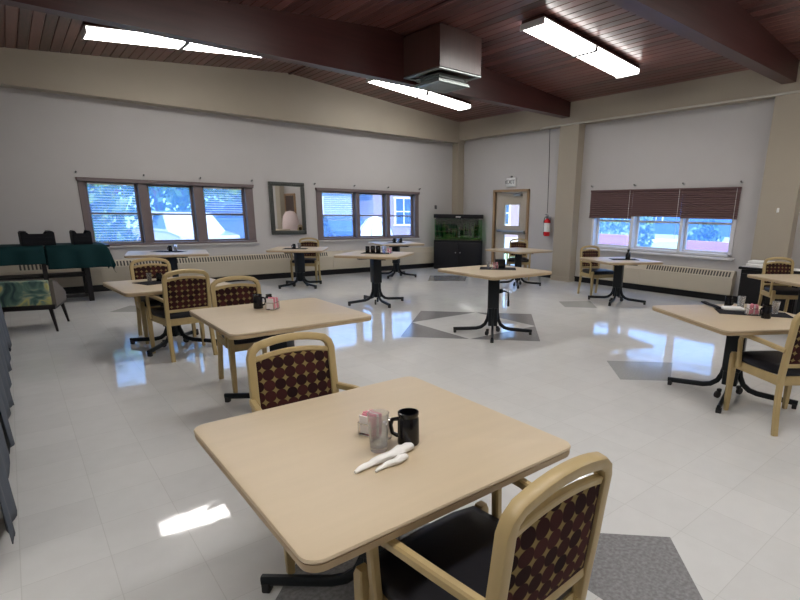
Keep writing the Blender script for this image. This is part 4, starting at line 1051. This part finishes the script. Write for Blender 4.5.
house(21.0, 27.0, 10.5, 5, 3.2, -8, 'brick', 'brick house with white windows outside the second window', [(-3.4, 1.6, 1.1, 1.5), (-.9, 1.6, 1.1, 1.5), (1.6, 1.6, 1.1, 1.5), (3.8, 1.6, 1.0, 1.5)])
house(12.9, 27.6, 3.0, 4, 3.0, -5, 'siding', 'grey sided garage left of the brick house', [(-.6, 1.6, .9, 1.3)])
# white awning-like dome tent outside the second window
t = thing('garden_tent', 'white domed tent outside the middle sash of the second window', 'tent', (10.72, 17.4, -.10)); t.scale = (.58, .58, 1.05)
mb = MB(); mb.lathe([(1.35, 0), (1.30, .45), (1.05, .9), (.6, 1.22), (.02, 1.36)], n=28); mb.build('canopy', M['white'], t)
mb = MB()
for k in range(8): a = k*PI/4; mb.tube([(r*math.cos(a), r*math.sin(a), z) for r, z in ((1.37, 0), (1.32, .45), (1.07, .9), (.61, 1.23))], .02, n=6)
mb.build('poles', M['grey'], t)
# right side: blue house, red brick planter, shrubs, lawn
house(46, 22.0, 40, 6, 3.4, -90, 'blue_wall', 'long blue house beyond the lawn outside the right-wall window', [(-9, 1.7, 1.2, 1.4), (-5.2, 1.7, 1.2, 1.4), (-1.5, 1.7, 1.2, 1.4)])
mb = MB(); mb.box((15.6, 10.15, .36), (.35, 1.5, .96)); tag(mb.build('brick_planter', M['redbrick'], smooth=False), 'low red brick planter below the bush outside the first right-wall sash', 'planter')
mb = MB(); mb.box((14.2, 6.2, .36), (.35, 1.2, .96)); tag(mb.build('brick_planter', M['redbrick'], smooth=False), 'low red brick planter outside the right-wall sash nearest the black cabinet', 'planter')
def bush(x, y, r, h, lab, m, seed):
    rn = random.Random(seed); t = thing('bush', lab, 'bush', (x, y, -.12), group='bushes outside the right window')
    mb = MB(); mb.tube([(0, 0, 0), (.02, 0, h*.5), (0, .02, h*.8)], .04, n=6); mb.build('stem', M['bark'], t)
    mb = MB(); leafcloud(mb, (0, 0, h*.55), (r, r, h*.5), 700, .10, rn); mb.build('foliage', M[m], t, smooth=False, fix=False)
bush(17.0, 11.2, .85, 2.0, 'broad bright bush behind the red planter outside the first right-wall sash', 'leaf2', 21); bush(17.3, 9.9, .40, 1.7, 'bush beside the red planter between two right-wall sashes', 'leaf2', 22)
bush(15.4, 6.75, .4, 1.45, 'dark small bush behind the planter nearest the black cabinet', 'leaf', 23); bush(16.6, 7.7, .3, 1.2, 'slim shrub left of the near planter outside the right wall', 'leaf2', 24)

# ------------------------------------------------------------------ daylight
sun = bpy.data.lights.new('sun', 'SUN'); sun.energy = 5.5; sun.angle = D(1); sun.color = (1, .95, .88)
so = bpy.data.objects.new('sun', sun); COL.objects.link(so)
dirv = Vector((.45, .55, -.95)).normalized(); so.rotation_euler = dirv.to_track_quat('-Z', 'Y').to_euler()
w = bpy.data.worlds.new('sky'); SC.world = w; w.use_nodes = True; nt = w.node_tree; bg = nt.nodes['Background']
bg.inputs[0].default_value = (.27, .53, 1., 1); bg.inputs[1].default_value = 3.0
SC.view_settings.view_transform = 'Standard'; SC.view_settings.look = 'None'; SC.view_settings.gamma = 1; SC.view_settings.use_curve_mapping = False
SC.view_settings.exposure = .55
SC.cycles.use_denoising = True
SC.cycles.max_bounces = 10; SC.cycles.transparent_max_bounces = 16; SC.cycles.caustics_reflective = False; SC.cycles.caustics_refractive = False
SC.cycles.sample_clamp_indirect = 6
